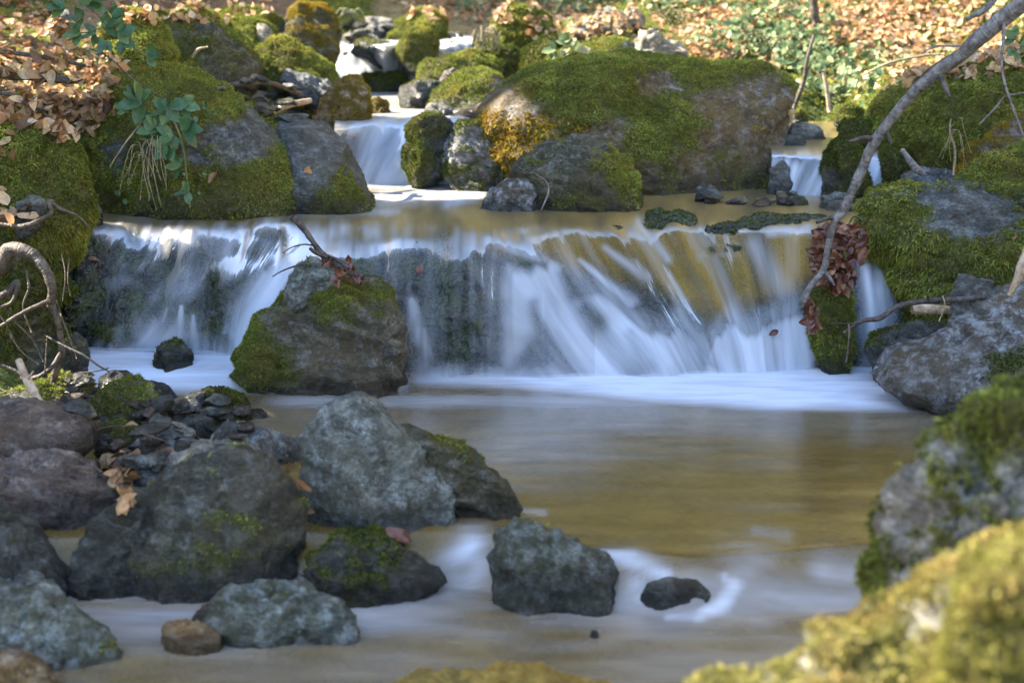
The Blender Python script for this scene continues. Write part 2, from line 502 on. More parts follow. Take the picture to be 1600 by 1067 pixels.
# ------------------------------------------------------------------ moss fronds
def fronds(name, V, F, N, mask, parent, mat, density, length, width, droop=0.0, seed=0, cap=60000, clump=8.0, bright=0.0, world_off=(0, 0, 0)):
    F3 = F if F.shape[1] == 3 else np.concatenate([F[:, :3], F[:, [0, 2, 3]]])
    r = np.random.default_rng(seed + 101)
    a, b, c = V[F3[:, 0]], V[F3[:, 1]], V[F3[:, 2]]
    ar = np.linalg.norm(np.cross(b - a, c - a), axis=1) / 2
    mk = mask[F3].mean(1)
    mk = np.where(mk > .12, mk, 0)
    cen = (a + b + c) / 3 + np.array(world_off)
    nf = N[F3].mean(1)
    tocam = CAM - cen
    tocam /= np.linalg.norm(tocam, axis=1, keepdims=True)
    face = (nf * tocam).sum(1)
    px, py = proj(cen)
    vis = (face > -.35) & (px > -60) & (px < 1660) & (py > -60) & (py < 1130)
    wgt = ar * mk * vis
    tot = wgt.sum()
    if tot <= 1e-6:
        return None
    n = int(min(cap, tot * density))
    if n < 10:
        return None
    idx = r.choice(len(F3), n, p=wgt / tot)
    u, v = r.random(n), r.random(n)
    fl = u + v > 1
    u[fl], v[fl] = 1 - u[fl], 1 - v[fl]
    P = a[idx] + u[:, None] * (b - a)[idx] + v[:, None] * (c - a)[idx]
    nn = nf[idx]
    d = nn * .75 + r.normal(0, .5, (n, 3)) + np.array([0, 0, .15 - droop])
    d /= np.linalg.norm(d, axis=1, keepdims=True)
    cl = fbm((P + np.array(world_off)) * clump, 3, 77 + seed)
    L = length * (.45 + .9 * r.random(n)) * (1 + .5 * np.clip(cl, -1, 1))
    side = np.cross(d, r.normal(0, 1, (n, 3)))
    side /= np.maximum(np.linalg.norm(side, axis=1, keepdims=True), 1e-6)
    Wd = width * (.6 + .8 * r.random(n))
    P0 = P - d * L[:, None] * .25
    mid = P + d * (L * .35)[:, None]
    tip = P + d * L[:, None] + np.array([0, 0, -1]) * (L * .25 * (1 + droop))[:, None]
    Q = np.stack([P0, mid - side * Wd[:, None], tip, mid + side * Wd[:, None]], 1).reshape(-1, 3)
    tint = np.clip(.42 + .32 * cl + r.normal(0, .17, n) + bright, 0, 1)
    me = mesh_np("moss", Q, np.arange(4 * n).reshape(n, 4), smooth=False, attrs={"tint": np.clip(np.repeat(tint, 4) + np.tile([-.12, 0, .14, 0], n), 0, 1)})
    o = link("moss", me, mat, parent=parent)
    o["kind"] = "stuff"
    return o


def ico(level):
    bm = bmesh.new()
    bmesh.ops.create_icosphere(bm, subdivisions=level, radius=1)
    V = np.array([v.co[:] for v in bm.verts])
    F = np.array([[v.index for v in f.verts] for f in bm.faces])
    bm.free()
    return V, F


ICO = {}


def get_ico(l):
    if l not in ICO:
        ICO[l] = ico(l)
    return ICO[l]


def radial(poly, cx, cz, th):
    """distance from the centre to the outline in each direction"""
    r = np.zeros_like(th)
    n = len(poly)
    dx, dz = np.cos(th), np.sin(th)
    for i in range(n):
        x1, z1 = poly[i] - np.array([cx, cz])
        x2, z2 = poly[(i + 1) % n] - np.array([cx, cz])
        ex, ez = x2 - x1, z2 - z1
        den = dx * ez - dz * ex
        den = np.where(np.abs(den) < 1e-12, 1e-12, den)
        t = (x1 * ez - z1 * ex) / den
        s = (x1 * dz - z1 * dx) / den
        ok = (t > 0) & (s >= -1e-6) & (s <= 1 + 1e-6)
        r = np.where(ok & (t > r), t, r)
    return r


def rock(name, pts, label, mat=None, zb=0.0, T=None, Y=None, moss=0.3, mossdir=(0, 0, .6), moss_mat=None, seed=None, sink=.06, lean=.3,
         facets=9, rough=1.0, wet=None, cat=None, group=None, frond=1.0, droop=0.0, bright=0.0, soft=2.0, box=.82, mossfreq=5.0, level=None, patch=(), ochre=(), mosslow=0.0, strata=.5, dens=1.0):
    mat = mat or R_GREY
    pts = np.array(pts, float)
    seed = seed if seed is not None else int(pts.sum()) % 9973
    r = np.random.default_rng(seed)
    wpx = np.ptp(pts[:, 0])
    bot = pts[:, 1].max()
    if Y is None:
        yf = GZ(bot, zb)
        if T is None:
            T = .42 * wpx / FX * yf * 1.0
        Y = yf + .6 * T
    if T is None:
        T = .42 * wpx / FX * Y
    P = PY(pts[:, 0], pts[:, 1], Y)
    poly = P[:, [0, 2]].copy()
    h = np.ptp(poly[:, 1])
    k = np.clip((pts[:, 1] - (bot - .22 * np.ptp(pts[:, 1]))) / (.22 * np.ptp(pts[:, 1])), 0, 1)
    poly[:, 1] -= sink * k
    nxt = np.roll(poly, -1, 0)
    cr = poly[:, 0] * nxt[:, 1] - nxt[:, 0] * poly[:, 1]
    A = cr.sum() / 2
    cx = ((poly[:, 0] + nxt[:, 0]) * cr).sum() / (6 * A)
    cz = ((poly[:, 1] + nxt[:, 1]) * cr).sum() / (6 * A)
    th = np.linspace(-math.pi, math.pi, 721)
    rr = radial(poly, cx, cz, th)
    kx = np.arange(-24, 25) * .5
    ker = np.exp(-(kx / soft) ** 2)
    ker /= ker.sum()
    rr = np.convolve(np.concatenate([rr[-25:-1], rr, rr[1:25]]), ker, 'valid')[:721]
    S_ = math.sqrt(abs(A))
    if level is None:
        level = 6 if wpx > 330 else 5 if wpx > 85 else 4 if wpx > 30 else 3
    D, F = get_ico(level)
    a_ = r.random() * 6.28
    D = D.copy()
    rho = np.sqrt(D[:, 0] ** 2 + D[:, 2] ** 2)
    the = np.arctan2(D[:, 2], D[:, 0])
    R = np.interp(the, th, rr)
    q = np.stack([D[:, 0] / np.maximum(rho, 1e-6) * rho ** box, np.sign(D[:, 1]) * np.abs(D[:, 1]) ** box, D[:, 2] / np.maximum(rho, 1e-6) * rho ** box], -1)
    for i in range(facets):
        n = r.normal(0, 1, 3)
        if n[2] < -.15:
            n[2] = -n[2]
        n[1] = -abs(n[1]) - .5 if i % 4 else abs(n[1]) + .5
        n /= np.linalg.norm(n)
        inpl = math.hypot(n[0], n[2])
        c = max(inpl * .96, r.uniform(.52, .82))
        e = (q @ n) - c
        q = q - np.where(e > 0, e * .92, 0)[:, None] * n
    inp = np.sqrt(q[:, 0] ** 2 + q[:, 2] ** 2)
    loc = np.stack([q[:, 0] * R, q[:, 1] * T, q[:, 2] * R], -1)
    loc[:, 1] += lean * loc[:, 2] * (T / max(h, .01)) * np.clip(1 - np.abs(q[:, 1]) * .2, 0, 1)
    base = np.array([cx, Y, cz - (cz - poly[:, 1].min())])
    world = loc + np.array([cx, Y, cz])
    nrm = vnormals(world, F)
    sc = 1.0 / max(S_, .03)
    off = r.random(3) * 50
    wf_ = world * sc + .12 * np.stack([fbm(world * sc * 3 + k * 9, 2, seed + k) for k in range(3)], -1)
    disp = S_ * (.05 * facet_noise(wf_ * 2.3 + off, seed) + .022 * facet_noise(wf_ * 6 + off, seed + 70) + .038 * fbm(world * sc * 1.6 + off, 3, seed) + .030 * ridged(world * sc * 3.2 + off, 4, seed + 3))
    tl = np.array([.35, .2, 1.0])
    tl /= np.linalg.norm(tl)
    sv = (world @ tl)[:, None] * np.array([0, 0, 1.0]) * 26 + world * 4
    disp += strata * .02 * np.clip(S_ * 3, .3, 1) * fbm(sv + off, 3, seed + 8)
    sw = (world @ tl) * (3.2 / max(S_, .05)) + .9 * fbm(world * sc * 1.2 + off, 2, seed + 50)
    sw = sw - np.floor(sw)
    disp += min(strata, 1.6) * .035 * S_ * (np.minimum(sw, (1 - sw) * 6) - .45)
    edge = 1 - np.abs(nrm[:, 1])
    disp *= (1 - .45 * edge ** 3)
    disp *= rough
    # cracks
    ck = np.abs(vnoise(world * sc * 2.2 + off[::-1], seed + 21))
    disp -= S_ * .03 * rough * np.exp(-(ck / .035) ** 2) * (vnoise(world * sc * 1.3 + off, seed + 31) > 0)
    world = world + nrm * disp[:, None]
    fine = .0065 * fbm(world * 45, 3, seed + 5) * rough * min(1, S_ * 5)
    world = world + nrm * fine[:, None]
    nrm = vnormals(world, F)
    # moss mask
    md = np.array(mossdir, float)
    height = (world[:, 2] - world[:, 2].min()) / max(np.ptp(world[:, 2]), .01)
    sco = fbm(world * mossfreq + off, 4, seed + 9) * .75 + fbm(world * 28, 2, seed + 4) * .3 + nrm @ md + (moss * 2 - 1) + mosslow * (1 - height * 2.2)
    for (ax, ay, rx, ry, am) in patch:
        wpx_, wpy_ = proj(world)
        sco = sco + am * np.exp(-((wpx_ - ax) / rx) ** 2 - ((wpy_ - ay) / ry) ** 2)
    mk = ss(-.2, .35, sco)
    if moss <= 0:
        mk = mk * 0
    zw = zb if wet is None else wet
    wt = 1 - ss(zw + .015, zw + .05 + .12 * S_, world[:, 2] + .02 * fbm(world * 12, 2, seed))
    mk = mk * (1 - wt * .7)
    cush = mk * np.clip(.012 + .022 * fbm(world * 13, 3, seed + 40), 0, .05) * frond * min(1, S_ * 2.5)
    world = world + nrm * cush[:, None]
    me = mesh_np(name, world - base, F, attrs={"moss": mk * .95, "wet": wt})
    o = link(name, me, mat, loc=base)
    tag(o, label, cat or ("boulder" if wpx > 200 else "rock"), group)
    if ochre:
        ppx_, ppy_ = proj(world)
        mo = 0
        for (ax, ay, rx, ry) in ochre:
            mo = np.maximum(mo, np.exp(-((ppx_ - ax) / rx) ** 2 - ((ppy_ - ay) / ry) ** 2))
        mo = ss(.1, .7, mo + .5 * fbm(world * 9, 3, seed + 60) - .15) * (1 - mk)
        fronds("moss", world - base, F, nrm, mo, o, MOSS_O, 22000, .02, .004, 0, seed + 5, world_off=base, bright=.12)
    if moss > 0 and wpx > 28:
        pxm = Y / FX * 1.56
        ln = max(.0115, 2.6 * pxm) * frond
        fronds("moss", world - base, F, nrm, mk, o, moss_mat or MOSS_G, dens * 1.5 / (ln * .42) ** 2, ln, max(.0016, ln * .16), droop, seed, world_off=base, bright=bright)
    return o


# ------------------------------------------------------------------ water
def mat_pool():
    """smooth silty stream water with drifting foam, golden reflections tinted into its body"""
    m = M("stream water")
    p = m.pos((1.0, 3.2, 1.0))
    pf = m.pos((2.2, 9.0, 2.2), (0, 0, 0.06))
    nz = m.noise(p, 1.3, 1, 0.4, 0.4)
    nf = m.noise(pf, 2.0, 4, 0.5, 0.4)
    bmp = m.bump(nz, 0.028, 0.22)
    w_ = m.attr("white")
    silt_refl = m.bsdf(**{"Base Color": m.mix(nf, (0.3, 0.195, 0.045), (0.46, 0.32, 0.1)), "Roughness": 0.5, "Specular IOR Level": 0.0})  # golden reflections tinted into the silty body colour
    clear = m.n("BsdfTransparent", ins={"Color": (0.7, 0.6, 0.36)}).outputs[0]
    body = m.n("MixShader", ins={0: m.math('ADD', 0.16, m.math('MULTIPLY', nf, 0.28)), 1: clear, 2: silt_refl}).outputs[0]
    gl = m.n("BsdfGlossy", ins={"Color": (1, 1, 1), "Roughness": 0.2, "Normal": bmp}).outputs[0]
    fr = m.n("Fresnel", ins={"IOR": 1.33, "Normal": bmp}).outputs[0]
    fr = m.math('MULTIPLY', fr, 1.25, clamp=True)
    surf = m.n("MixShader", ins={0: fr, 1: body, 2: gl}).outputs[0]
    foamc = m.n("BsdfDiffuse", ins={"Color": (0.6, 0.65, 0.75)}).outputs[0]
    wf = m.math('MULTIPLY', w_, m.math('ADD', 0.45, m.math('MULTIPLY', nf, 1.0)), clamp=True)
    return m.done(m.n("MixShader", ins={0: wf, 1: surf, 2: foamc}).outputs[0])


def mat_fall():
    """thin falling water: clear film with white streaks along the flow (fu across, fv along)"""
    m = M("falling water")
    fu, fv = m.attr("fu"), m.attr("fv")
    vec = m.n("CombineXYZ", ins={0: fu, 1: m.math('MULTIPLY', fv, 0.11), 2: 0.0}).outputs[0]
    s1 = m.noise(vec, 20, 3, 0.5)
    s2 = m.noise(vec, 52, 3, 0.5)
    st = m.math('ADD', m.math('MULTIPLY', s1, 0.68), m.math('MULTIPLY', s2, 0.32))
    w_ = m.attr("white")
    fil = m.attr("film")
    a = m.math('ADD', w_, m.math('MULTIPLY', m.math('SUBTRACT', st, 0.5), m.math('MULTIPLY', m.math('MULTIPLY', w_, m.math('SUBTRACT', 1.2, w_)), 2.6)), clamp=True)
    foam = m.n("BsdfDiffuse", ins={"Color": (0.62, 0.67, 0.77)}).outputs[0]
    foamt = m.n("BsdfTranslucent", ins={"Color": (0.62, 0.67, 0.77)}).outputs[0]
    foam = m.n("MixShader", ins={0: 0.2, 1: foam, 2: foamt}).outputs[0]
    gold = m.attr("gold")
    clear = m.n("BsdfTransparent", ins={"Color": (0.95, 0.94, 0.9)}).outputs[0]
    lowst = m.ramp(m.noise(vec, 7, 4, 0.6), [(0.35, 0.0), (0.62, 1.0)])
    silt_refl = m.bsdf(**{"Base Color": m.mix(lowst, (0.10, 0.075, 0.018), (0.46, 0.29, 0.055)), "Roughness": 0.6, "Specular IOR Level": 0.0})  # gold tone painted in place of the sunlit forest's reflection
    body = m.n("MixShader", ins={0: m.math('MULTIPLY', gold, 0.5), 1: clear, 2: silt_refl}).outputs[0]
    bmp = m.bump(st, 0.010, 0.5)
    gl = m.n("BsdfGlossy", ins={"Color": (1, 1, 1), "Roughness": 0.33, "Normal": bmp}).outputs[0]
    fr = m.math('MULTIPLY', m.n("Fresnel", ins={"IOR": 1.36, "Normal": bmp}).outputs[0], m.math('MULTIPLY', fil, m.math('SUBTRACT', 0.64, m.math('MULTIPLY', gold, 0.40))), clamp=True)
    surf = m.n("MixShader", ins={0: fr, 1: body, 2: gl}).outputs[0]
    return m.done(m.n("MixShader", ins={0: a, 1: surf, 2: foam}).outputs[0])


POOL = mat_pool()
FALL = mat_fall()


def mat_ledge():
    """black dripping rock grown over with tiny wet moss"""
    m = M("dripping ledge rock")
    p = m.pos()
    n1 = m.noise(p, 9, 5, 0.65)
    v = m.vor(m.pos((1, 1, .6)), 60)
    n3 = m.noise(p, 120, 3, 0.7)
    col = m.ramp(n1, [(0.35, (0.012, 0.014, 0.016)), (0.5, (0.035, 0.042, 0.04)), (0.62, (0.035, 0.055, 0.02)), (0.75, (0.09, 0.1, 0.1))])
    col = m.mix(0.5, col, m.ramp(n3, [(0.35, 0.2), (0.65, 0.85)]), 'OVERLAY')
    h = m.math('ADD', m.math('MULTIPLY', v, -1.0), m.math('ADD', m.math('MULTIPLY', n3, 0.6), m.math('MULTIPLY', n1, 1.5)))
    return m.done(m.bsdf(**{"Base Color": col, "Roughness": 0.26, "Specular IOR Level": 0.6, "Normal": m.bump(h, 0.016, 0.8)}))


R_LEDGE = mat_ledge()


def zmid(x, y, py=None):
    yS = pw(x, [(-1.2, 3.75), (-.2, 3.82), (.2, 3.68), (.45, 3.6), (.9, 3.7), (1.6, 3.7)])
    z = -.10 * (1 - ss(yS - .10, yS + .10, y))
    z = z + .075 * ss(5.15, 5.65, y) * (1 - ss(-.75, -.3, x))
    z = z + .03 * np.exp(-((y - 3.02 - .05 * x) / .13) ** 2) * (1 - ss(-.2, .3, x))
    return z


def gseg(px, py, ax, ay, bx, by, wa, wb, soft=1.0):
    """soft stroke from a to b with growing width"""
    dx, dy = bx - ax, by - ay
    t = np.clip(((px - ax) * dx + (py - ay) * dy) / (dx * dx + dy * dy), 0, 1)
    d = np.hypot(px - ax - t * dx, py - ay - t * dy)
    return np.exp(-(d / (wa + (wb - wa) * t)) ** 2 * soft)


def pool_white(px, py, P):
    n = fbm(P * np.array([2.5, 8, 1]), 3, 61)
    f = np.zeros_like(px)
    up = pw(px, [(600, 575), (1600, 560)])
    lo = pw(px, [(600, 600), (700, 603), (800, 606), (900, 616), (1000, 626), (1200, 640), (1400, 641), (1560, 640), (1700, 640)])
    band = ss(up - 8, up + 4, py) * (1 - ss(lo - 14, lo + 9, py)) * ss(625, 660, px)
    f = np.maximum(f, band * pw(px, [(600, .5), (800, .75), (950, 1), (1700, 1)]))
    left = (1 - ss(600, 622, py)) * (1 - ss(615, 650, px))
    f = np.maximum(f, left * (.78 + .22 * n))
    f = np.maximum(f, .30 * np.exp(-((py - 627) / 11) ** 2) * ss(380, 470, px) * (1 - ss(900, 1150, px)))
    f = np.maximum(f, .07 * np.exp(-((py - 655) / 30) ** 2))
    f = np.maximum(f, .10 * gseg(px, py, 760, 700, 900, 690, 60, 60))
    m_ = np.clip(.75 + .6 * fbm(P * np.array([9, 22, 1]), 3, 66), .15, 1.3)
    for (a, b, c, d, wa, wb, k) in ((738, 842, 730, 893, 22, 40, .62), (942, 866, 985, 876, 8, 14, .9), (985, 876, 1038, 896, 14, 12, .85), (985, 880, 1000, 930, 18, 24, .4),
                                    (1130, 900, 1145, 918, 8, 16, .5), (1145, 918, 1128, 944, 16, 15, .85), (1128, 944, 1092, 961, 15, 10, .9), (1092, 961, 1045, 964, 10, 6, .6),
                                    (1165, 890, 1185, 945, 40, 40, .28), (830, 962, 1000, 945, 18, 20, .3), (1178, 830, 1228, 838, 8, 10, .2), (1290, 895, 1350, 905, 28, 26, .3), (805, 796, 850, 800, 4, 5, .45), (640, 930, 760, 915, 16, 18, .3)):
        f = np.maximum(f, k * m_ * gseg(px, py, a, b, c, d, wa, wb, .8))
    f = np.maximum(f, .34 * (.6 + .6 * n) * ss(865, 930, py) * (1 - .5 * ss(960, 1040, py)))
    return np.clip(f, 0, 1)


def pool_sheet(name, x0, x1, y0, y1, nx, ny, zf, wf, amp=.0007):
    xs_, ys_ = np.linspace(x0, x1, nx), np.linspace(y0, y1, ny)
    x, y = np.meshgrid(xs_, ys_, indexing='ij')
    z = zf(x, y) + amp * fbm(v2(x * 2.2, y * 9), 3, 51) + amp * 2.2 * fbm(v2(x * 3.0, y * 6), 2, 52) * (1 - ss(3.9, 4.4, y)) * (y < 4.5)
    P = np.stack([x, y, z], -1)
    px, py = proj(P)
    return link(name, mesh_np(name, P.reshape(-1, 3), grid_faces(nx, ny), attrs={"white": wf(px, py, P).ravel()}), POOL, kind="structure")


pool_sheet("water", -2.3, 2.6, 1.0, 5.95, 360, 430, zmid, pool_white)


def fall_sheet(name, cols, x0, x1, ncol, nrow, zflat, yback, nback, wf, gshift, dryf, relief=.028, rock_mat=None, goldf=None, back_white=None, seed=0, film=1.0, ledge_name="rock_ledge", ledge_label=None, moss=.15, uscale=1 / 420):
    """cols rows: px, lip py, foot py, foot depth, curve power.  A sheet of water over a ledge of rock of its own."""
    cx = [c[0] for c in cols]
    px = np.linspace(x0, x1, ncol)
    lip = np.interp(px, cx, [c[1] for c in cols])
    foot = np.interp(px, cx, [c[2] for c in cols])
    Yf = np.interp(px, cx, [c[3] for c in cols])
    pwr = np.interp(px, cx, [c[4] for c in cols])
    _, dy, dz = ray(px, lip)
    Yl = (zflat - 1.4) / dz * dy
    lip = lip + 5 * fbm(v2(px / 45, seed), 2, seed + 30) + 2 * fbm(v2(px / 14, seed), 2, seed + 31)
    t = np.linspace(0, 1, nrow) ** .8
    py_f = lip[:, None] + (foot + 6 - lip)[:, None] * t[None, :]
    Y_f = Yf[:, None] + (Yl - Yf)[:, None] * (1 - t[None, :]) ** pwr[:, None]
    Pf = PY(px[:, None] * np.ones_like(py_f), py_f, Y_f)
    tb = np.linspace(1, 0, nback, endpoint=False)
    Yb = Yl[:, None] + (yback - Yl)[:, None] * tb[None, :]
    xa = (px - 800) / FX
    Pb = np.stack([xa[:, None] * Yb * 1.025, Yb, np.full_like(Yb, zflat)], -1)
    # match x at the seam
    Pb[..., 0] *= (Pf[:, :1, 0] / np.where(np.abs(Pb[:, -1:, 0]) < 1e-6, 1e-6, Pb[:, -1:, 0]))
    P = np.concatenate([Pb, Pf], 1)
    # soften lip
    kk = (ss(700, 860, px) * (1 - ss(1230, 1290, px)))[:, None, None] if ncol > 500 else 0
    for it in range(90):
        Q = P[:, 1:-1] * .5 + .25 * (P[:, :-2] + P[:, 2:])
        wgt_ = 1.0 if it < 22 else kk
        P[:, 1:-1] = P[:, 1:-1] * (1 - wgt_) + Q * wgt_
    ppx, ppy = proj(P)
    isf = ss(-14, 8, ppy - lip[:, None])
    lump = fbm(P * np.array([3.6, 3, 2.2]) + seed, 2, seed + 1) * relief * 1.6 + fbm(P * np.array([9, 7, 4]) + seed, 2, seed + 4) * relief * .35
    lump2 = fbm(P * 9 + seed, 3, seed + 2) * relief * .7
    P[..., 1] -= lump * isf
    P[..., 2] += .4 * lump * isf
    G = gshift(ppx, ppy)
    u = (ppx - G * (ppy - lip[:, None]) * isf)
    seg = np.linalg.norm(np.diff(P, axis=1), axis=2)
    fv = np.concatenate([np.zeros((ncol, 1)), np.cumsum(seg, 1)], 1)
    W = wf(ppx, ppy, u, lip[:, None], foot[:, None], P)
    if back_white is not None:
        W = np.maximum(W, back_white(ppx, ppy) * (1 - isf))
    strand = fbm(v2(u / 22, fv * .5, 1.5), 3, seed + 5)
    Pw = P.copy()
    Pw[..., 1] -= isf * (.010 + .006 * strand + .003 * W)
    Pw[..., 2] += isf * .004 * strand
    gold = goldf(ppx, ppy) if goldf is not None else 1 - isf
    me = mesh_np(name, Pw.reshape(-1, 3), grid_faces(ncol, P.shape[1]), attrs={
        "white": np.clip(W, 0, 1).ravel(), "fu": (u * uscale).ravel(), "fv": fv.ravel(), "gold": gold.ravel(),
        "film": (1 - .75 * isf * (film(ppx, ppy) if callable(film) else 0 * ppx)).ravel()})
    wo = link(name, me, FALL, kind="structure")
    # ledge of rock beneath
    dry = dryf(ppx, ppy) if dryf is not None else 0 * ppx
    Pl = P.copy()
    nn = fbm(P * 14 + 3, 4, seed + 11)
    rg = ridged(P * 30 + 7, 3, seed + 12)
    Pl[..., 1] += isf * (.034 - .036 * dry - (.020 + .010 * dry) * nn - (.010 + .012 * dry) * rg)
    Pl[..., 1] -= lump2 * isf
    Pl[..., 2] += -(1 - isf) * (.07 - .09 * dry) + (1 - isf) * dry * .016 * nn + .004 * rg * dry
    N0 = vnormals(Pl.reshape(-1, 3), grid_faces(ncol, P.shape[1]))
    F = grid_faces(ncol, P.shape[1])[:, ::-1]
    if N0[:, 1].mean() > 0:
        N0 = -N0
    mk = ss(.0, .4, fbm(P * 7, 4, seed + 15) + dry * .7 - .35 + moss).ravel()
    lo = link(ledge_name, mesh_np(ledge_name, Pl.reshape(-1, 3), F, attrs={"moss": mk * .6, "wet": np.full(mk.shape, .8)}), rock_mat or R_WET)
    tag(lo, ledge_label, "rock ledge")
    fronds("moss", Pl.reshape(-1, 3), F, N0, (dry.ravel() * mk * 1.2).clip(0, 1), lo, MOSS_D, 30000, .009, .002, .6, seed, cap=50000)
    return wo, P


# --- the main fall
START = [(760, 470), (785, 425), (803, 402), (830, 412), (850, 404), (872, 398), (890, 412), (912, 445), (935, 452), (960, 470), (1000, 505), (1020, 512), (1045, 515), (1062, 505), (1085, 528), (1105, 545), (1122, 512), (1135, 502), (1150, 500), (1165, 520), (1180, 514), (1200, 500), (1225, 486), (1245, 476), (1262, 482), (1280, 480)]


def g_main(px, py):
    return pw(px, [(100, -.25), (180, -.55), (260, -.3), (330, -.15), (390, -.55), (450, -.5), (500, 0), (770, 0), (830, .38), (900, .5), (1000, .62), (1100, .6), (1180, .35), (1240, .05), (1400, .08)])


def w_main(px, py, u, lip, foot, P):
    n = fbm(v2(u / 34, py / 300), 3, 91)
    n2 = fbm(v2(u / 11, py / 400), 2, 92)
    n3 = fbm(P * 6, 3, 93)
    W = np.zeros_like(px)
    below = ss(lip - 4, lip + 12, py)
    # thin veils on the dome
    dome = ss(105, 150, px) * (1 - ss(600, 680, px))
    W = np.maximum(W, below * dome * np.clip(.04 + .42 * n + .30 * n3, 0, .65))
    lipl = np.exp(-((py - lip - 10) / 13) ** 2) * dome  # highlight along the lip, painted as white
    W = np.maximum(W, lipl * np.clip(.16 + .3 * n2, 0, .5))
    # middle wall: faint
    midw = ss(560, 650, px) * (1 - ss(780, 830, px))
    W = np.maximum(W, below * midw * np.clip(.08 + .24 * n + .14 * n2, 0, .5))
    # left plume and little jets
    W = np.maximum(W, .95 * gseg(px, py, 446, 418, 372, 560, 15, 40))
    W = np.maximum(W, .5 * gseg(px, py, 415, 432, 350, 560, 10, 40))
    for (a, b, c, d) in ((262, 482, 246, 545), (286, 480, 284, 550), (305, 495, 308, 550), (243, 500, 222, 545), (330, 500, 330, 550)):
        W = np.maximum(W, np.clip(.5 + .25 * n2, 0, 1) * gseg(px, py, a, b, c, d, 4.0, 13))
    W = np.maximum(W, ss(foot - 70, foot - 5, py) * ss(190, 240, px) * (1 - ss(450, 480, px)) * np.clip(.5 + .3 * n, 0, .8))
    W = np.maximum(W, .6 * gseg(px, py, 645, 470, 665, 590, 8, 26) * below)
    W = np.maximum(W, .45 * gseg(px, py, 795, 420, 800, 590, 14, 22))
    # right-hand white curtain
    stt = pw(px, START) + 7 * n2
    r = (py - stt)
    cur = ss(-5, 20, r) * ss(785, 806, px) * (1 - ss(1268, 1284, px))
    dens = np.clip(.76 + .28 * n + .10 * n2 - .16 * ss(30, 80, r) * (px < 930) * (px > 850), 0, 1)
    nl = fbm(v2(u / 75, py / 90, 4.0), 2, 97)
    W = np.maximum(W, cur * dens * np.clip(.86 + .34 * nl, .45, 1.1))
    # windows where dark rock shows through the curtain
    for (a, b, c, d, wa, wb, k) in ((885, 425, 900, 455, 13, 16, .8), (915, 480, 935, 500, 14, 18, .75), (835, 470, 850, 560, 10, 16, .55), (985, 520, 1010, 570, 10, 18, .35), (1095, 545, 1110, 575, 9, 12, .4), (830, 540, 820, 580, 14, 18, .5)):
        W = W * (1 - k * gseg(px, py, a, b, c, d, wa, wb))
    W = W * (1 - .75 * gseg(px, py, 700, 400, 705, 560, 45, 50) * np.clip(.7 + n3, 0, 1))
    W = W * (1 - .6 * gseg(px, py, 150, 400, 130, 500, 30, 34)) * (1 - .5 * gseg(px, py, 335, 430, 338, 530, 22, 26))
    # diagonal whitish streams over the golden slide
    sl_ = ss(850, 900, px) * (1 - ss(1240, 1262, px)) * (1 - ss(8, 34, py - stt)) * below
    W = np.maximum(W, sl_ * np.clip(.03 + .22 * n + .10 * n2 + .3 * ss(-45, 0, r), 0, .6))
    for (a, b, c, d, wa, wb, k) in ((905, 405, 985, 470, 4, 12, .55), (945, 385, 1010, 430, 5, 10, .35), (780, 380, 850, 405, 8, 8, .35), (1000, 345, 1045, 400, 8, 8, .4), (1100, 395, 1150, 385, 10, 10, .25), (1200, 365, 1262, 355, 6, 9, .4), (1180, 380, 1230, 460, 16, 22, .3)):
        W = np.maximum(W, k * gseg(px, py, a, b, c, d, wa, wb))
    # slim fall past the leaf clump, thin jets at the moss block
    W = np.maximum(W, .75 * gseg(px, py, 1352, 372, 1362, 560, 9, 20) * (1 + .3 * n2))
    W = np.maximum(W, .7 * gseg(px, py, 1375, 385, 1378, 560, 9, 26) * (1 + .3 * n2))
    W = np.maximum(W, .75 * gseg(px, py, 1276, 480, 1299, 560, 2.5, 5))
    # spray at the foot
    W = np.maximum(W, ss(foot - 34, foot + 2, py) * np.clip(.55 + .25 * n, 0, 1) * ss(600, 680, px) * (1 - ss(1272, 1290, px)))
    dry = dry_main(px, py)
    return np.clip(W * (1 - .85 * dry), 0, 1)


def dry_main(px, py):
    nz = fbm(v2(px / 26, py / 34), 3, 44)
    d = np.zeros_like(px)
    for (a, b, c, d_, wa, wb, k) in ((150, 385, 112, 500, 16, 26, .9), (120, 500, 175, 520, 24, 24, .9), (235, 385, 215, 440, 18, 20, .5), (335, 440, 335, 535, 26, 34, .6), (185, 470, 200, 520, 24, 28, .5),
                                    (690, 420, 690, 560, 50, 60, .30), (740, 480, 740, 570, 40, 44, .3), (1020, 340, 1080, 345, 22, 12, 1.0), (1110, 355, 1290, 338, 14, 8, 1.0), (1110, 390, 1160, 385, 9, 8, .8),
                                    (945, 345, 1000, 375, 8, 8, .6), (1140, 430, 1170, 450, 14, 14, .4), (1300, 460, 1305, 560, 26, 30, .9)):
        d = np.maximum(d, k * gseg(px, py, a, b, c, d_, wa, wb))
    return np.clip(ss(.2, 1.0, d + .5 * nz * (d > .02)), 0, 1)


def bare_main(px, py):
    """where the film is so thin that the rough rock itself catches the light"""
    f = 0 * px
    for (a, b, c, d, wa, wb, k) in ((690, 385, 700, 570, 60, 75, 1), (150, 390, 120, 520, 40, 50, 1), (335, 430, 338, 540, 32, 40, .9), (215, 400, 205, 500, 30, 36, .6), (560, 400, 600, 560, 50, 50, .7)):
        f = np.maximum(f, k * gseg(px, py, a, b, c, d, wa, wb))
    return np.clip(f, 0, 1)


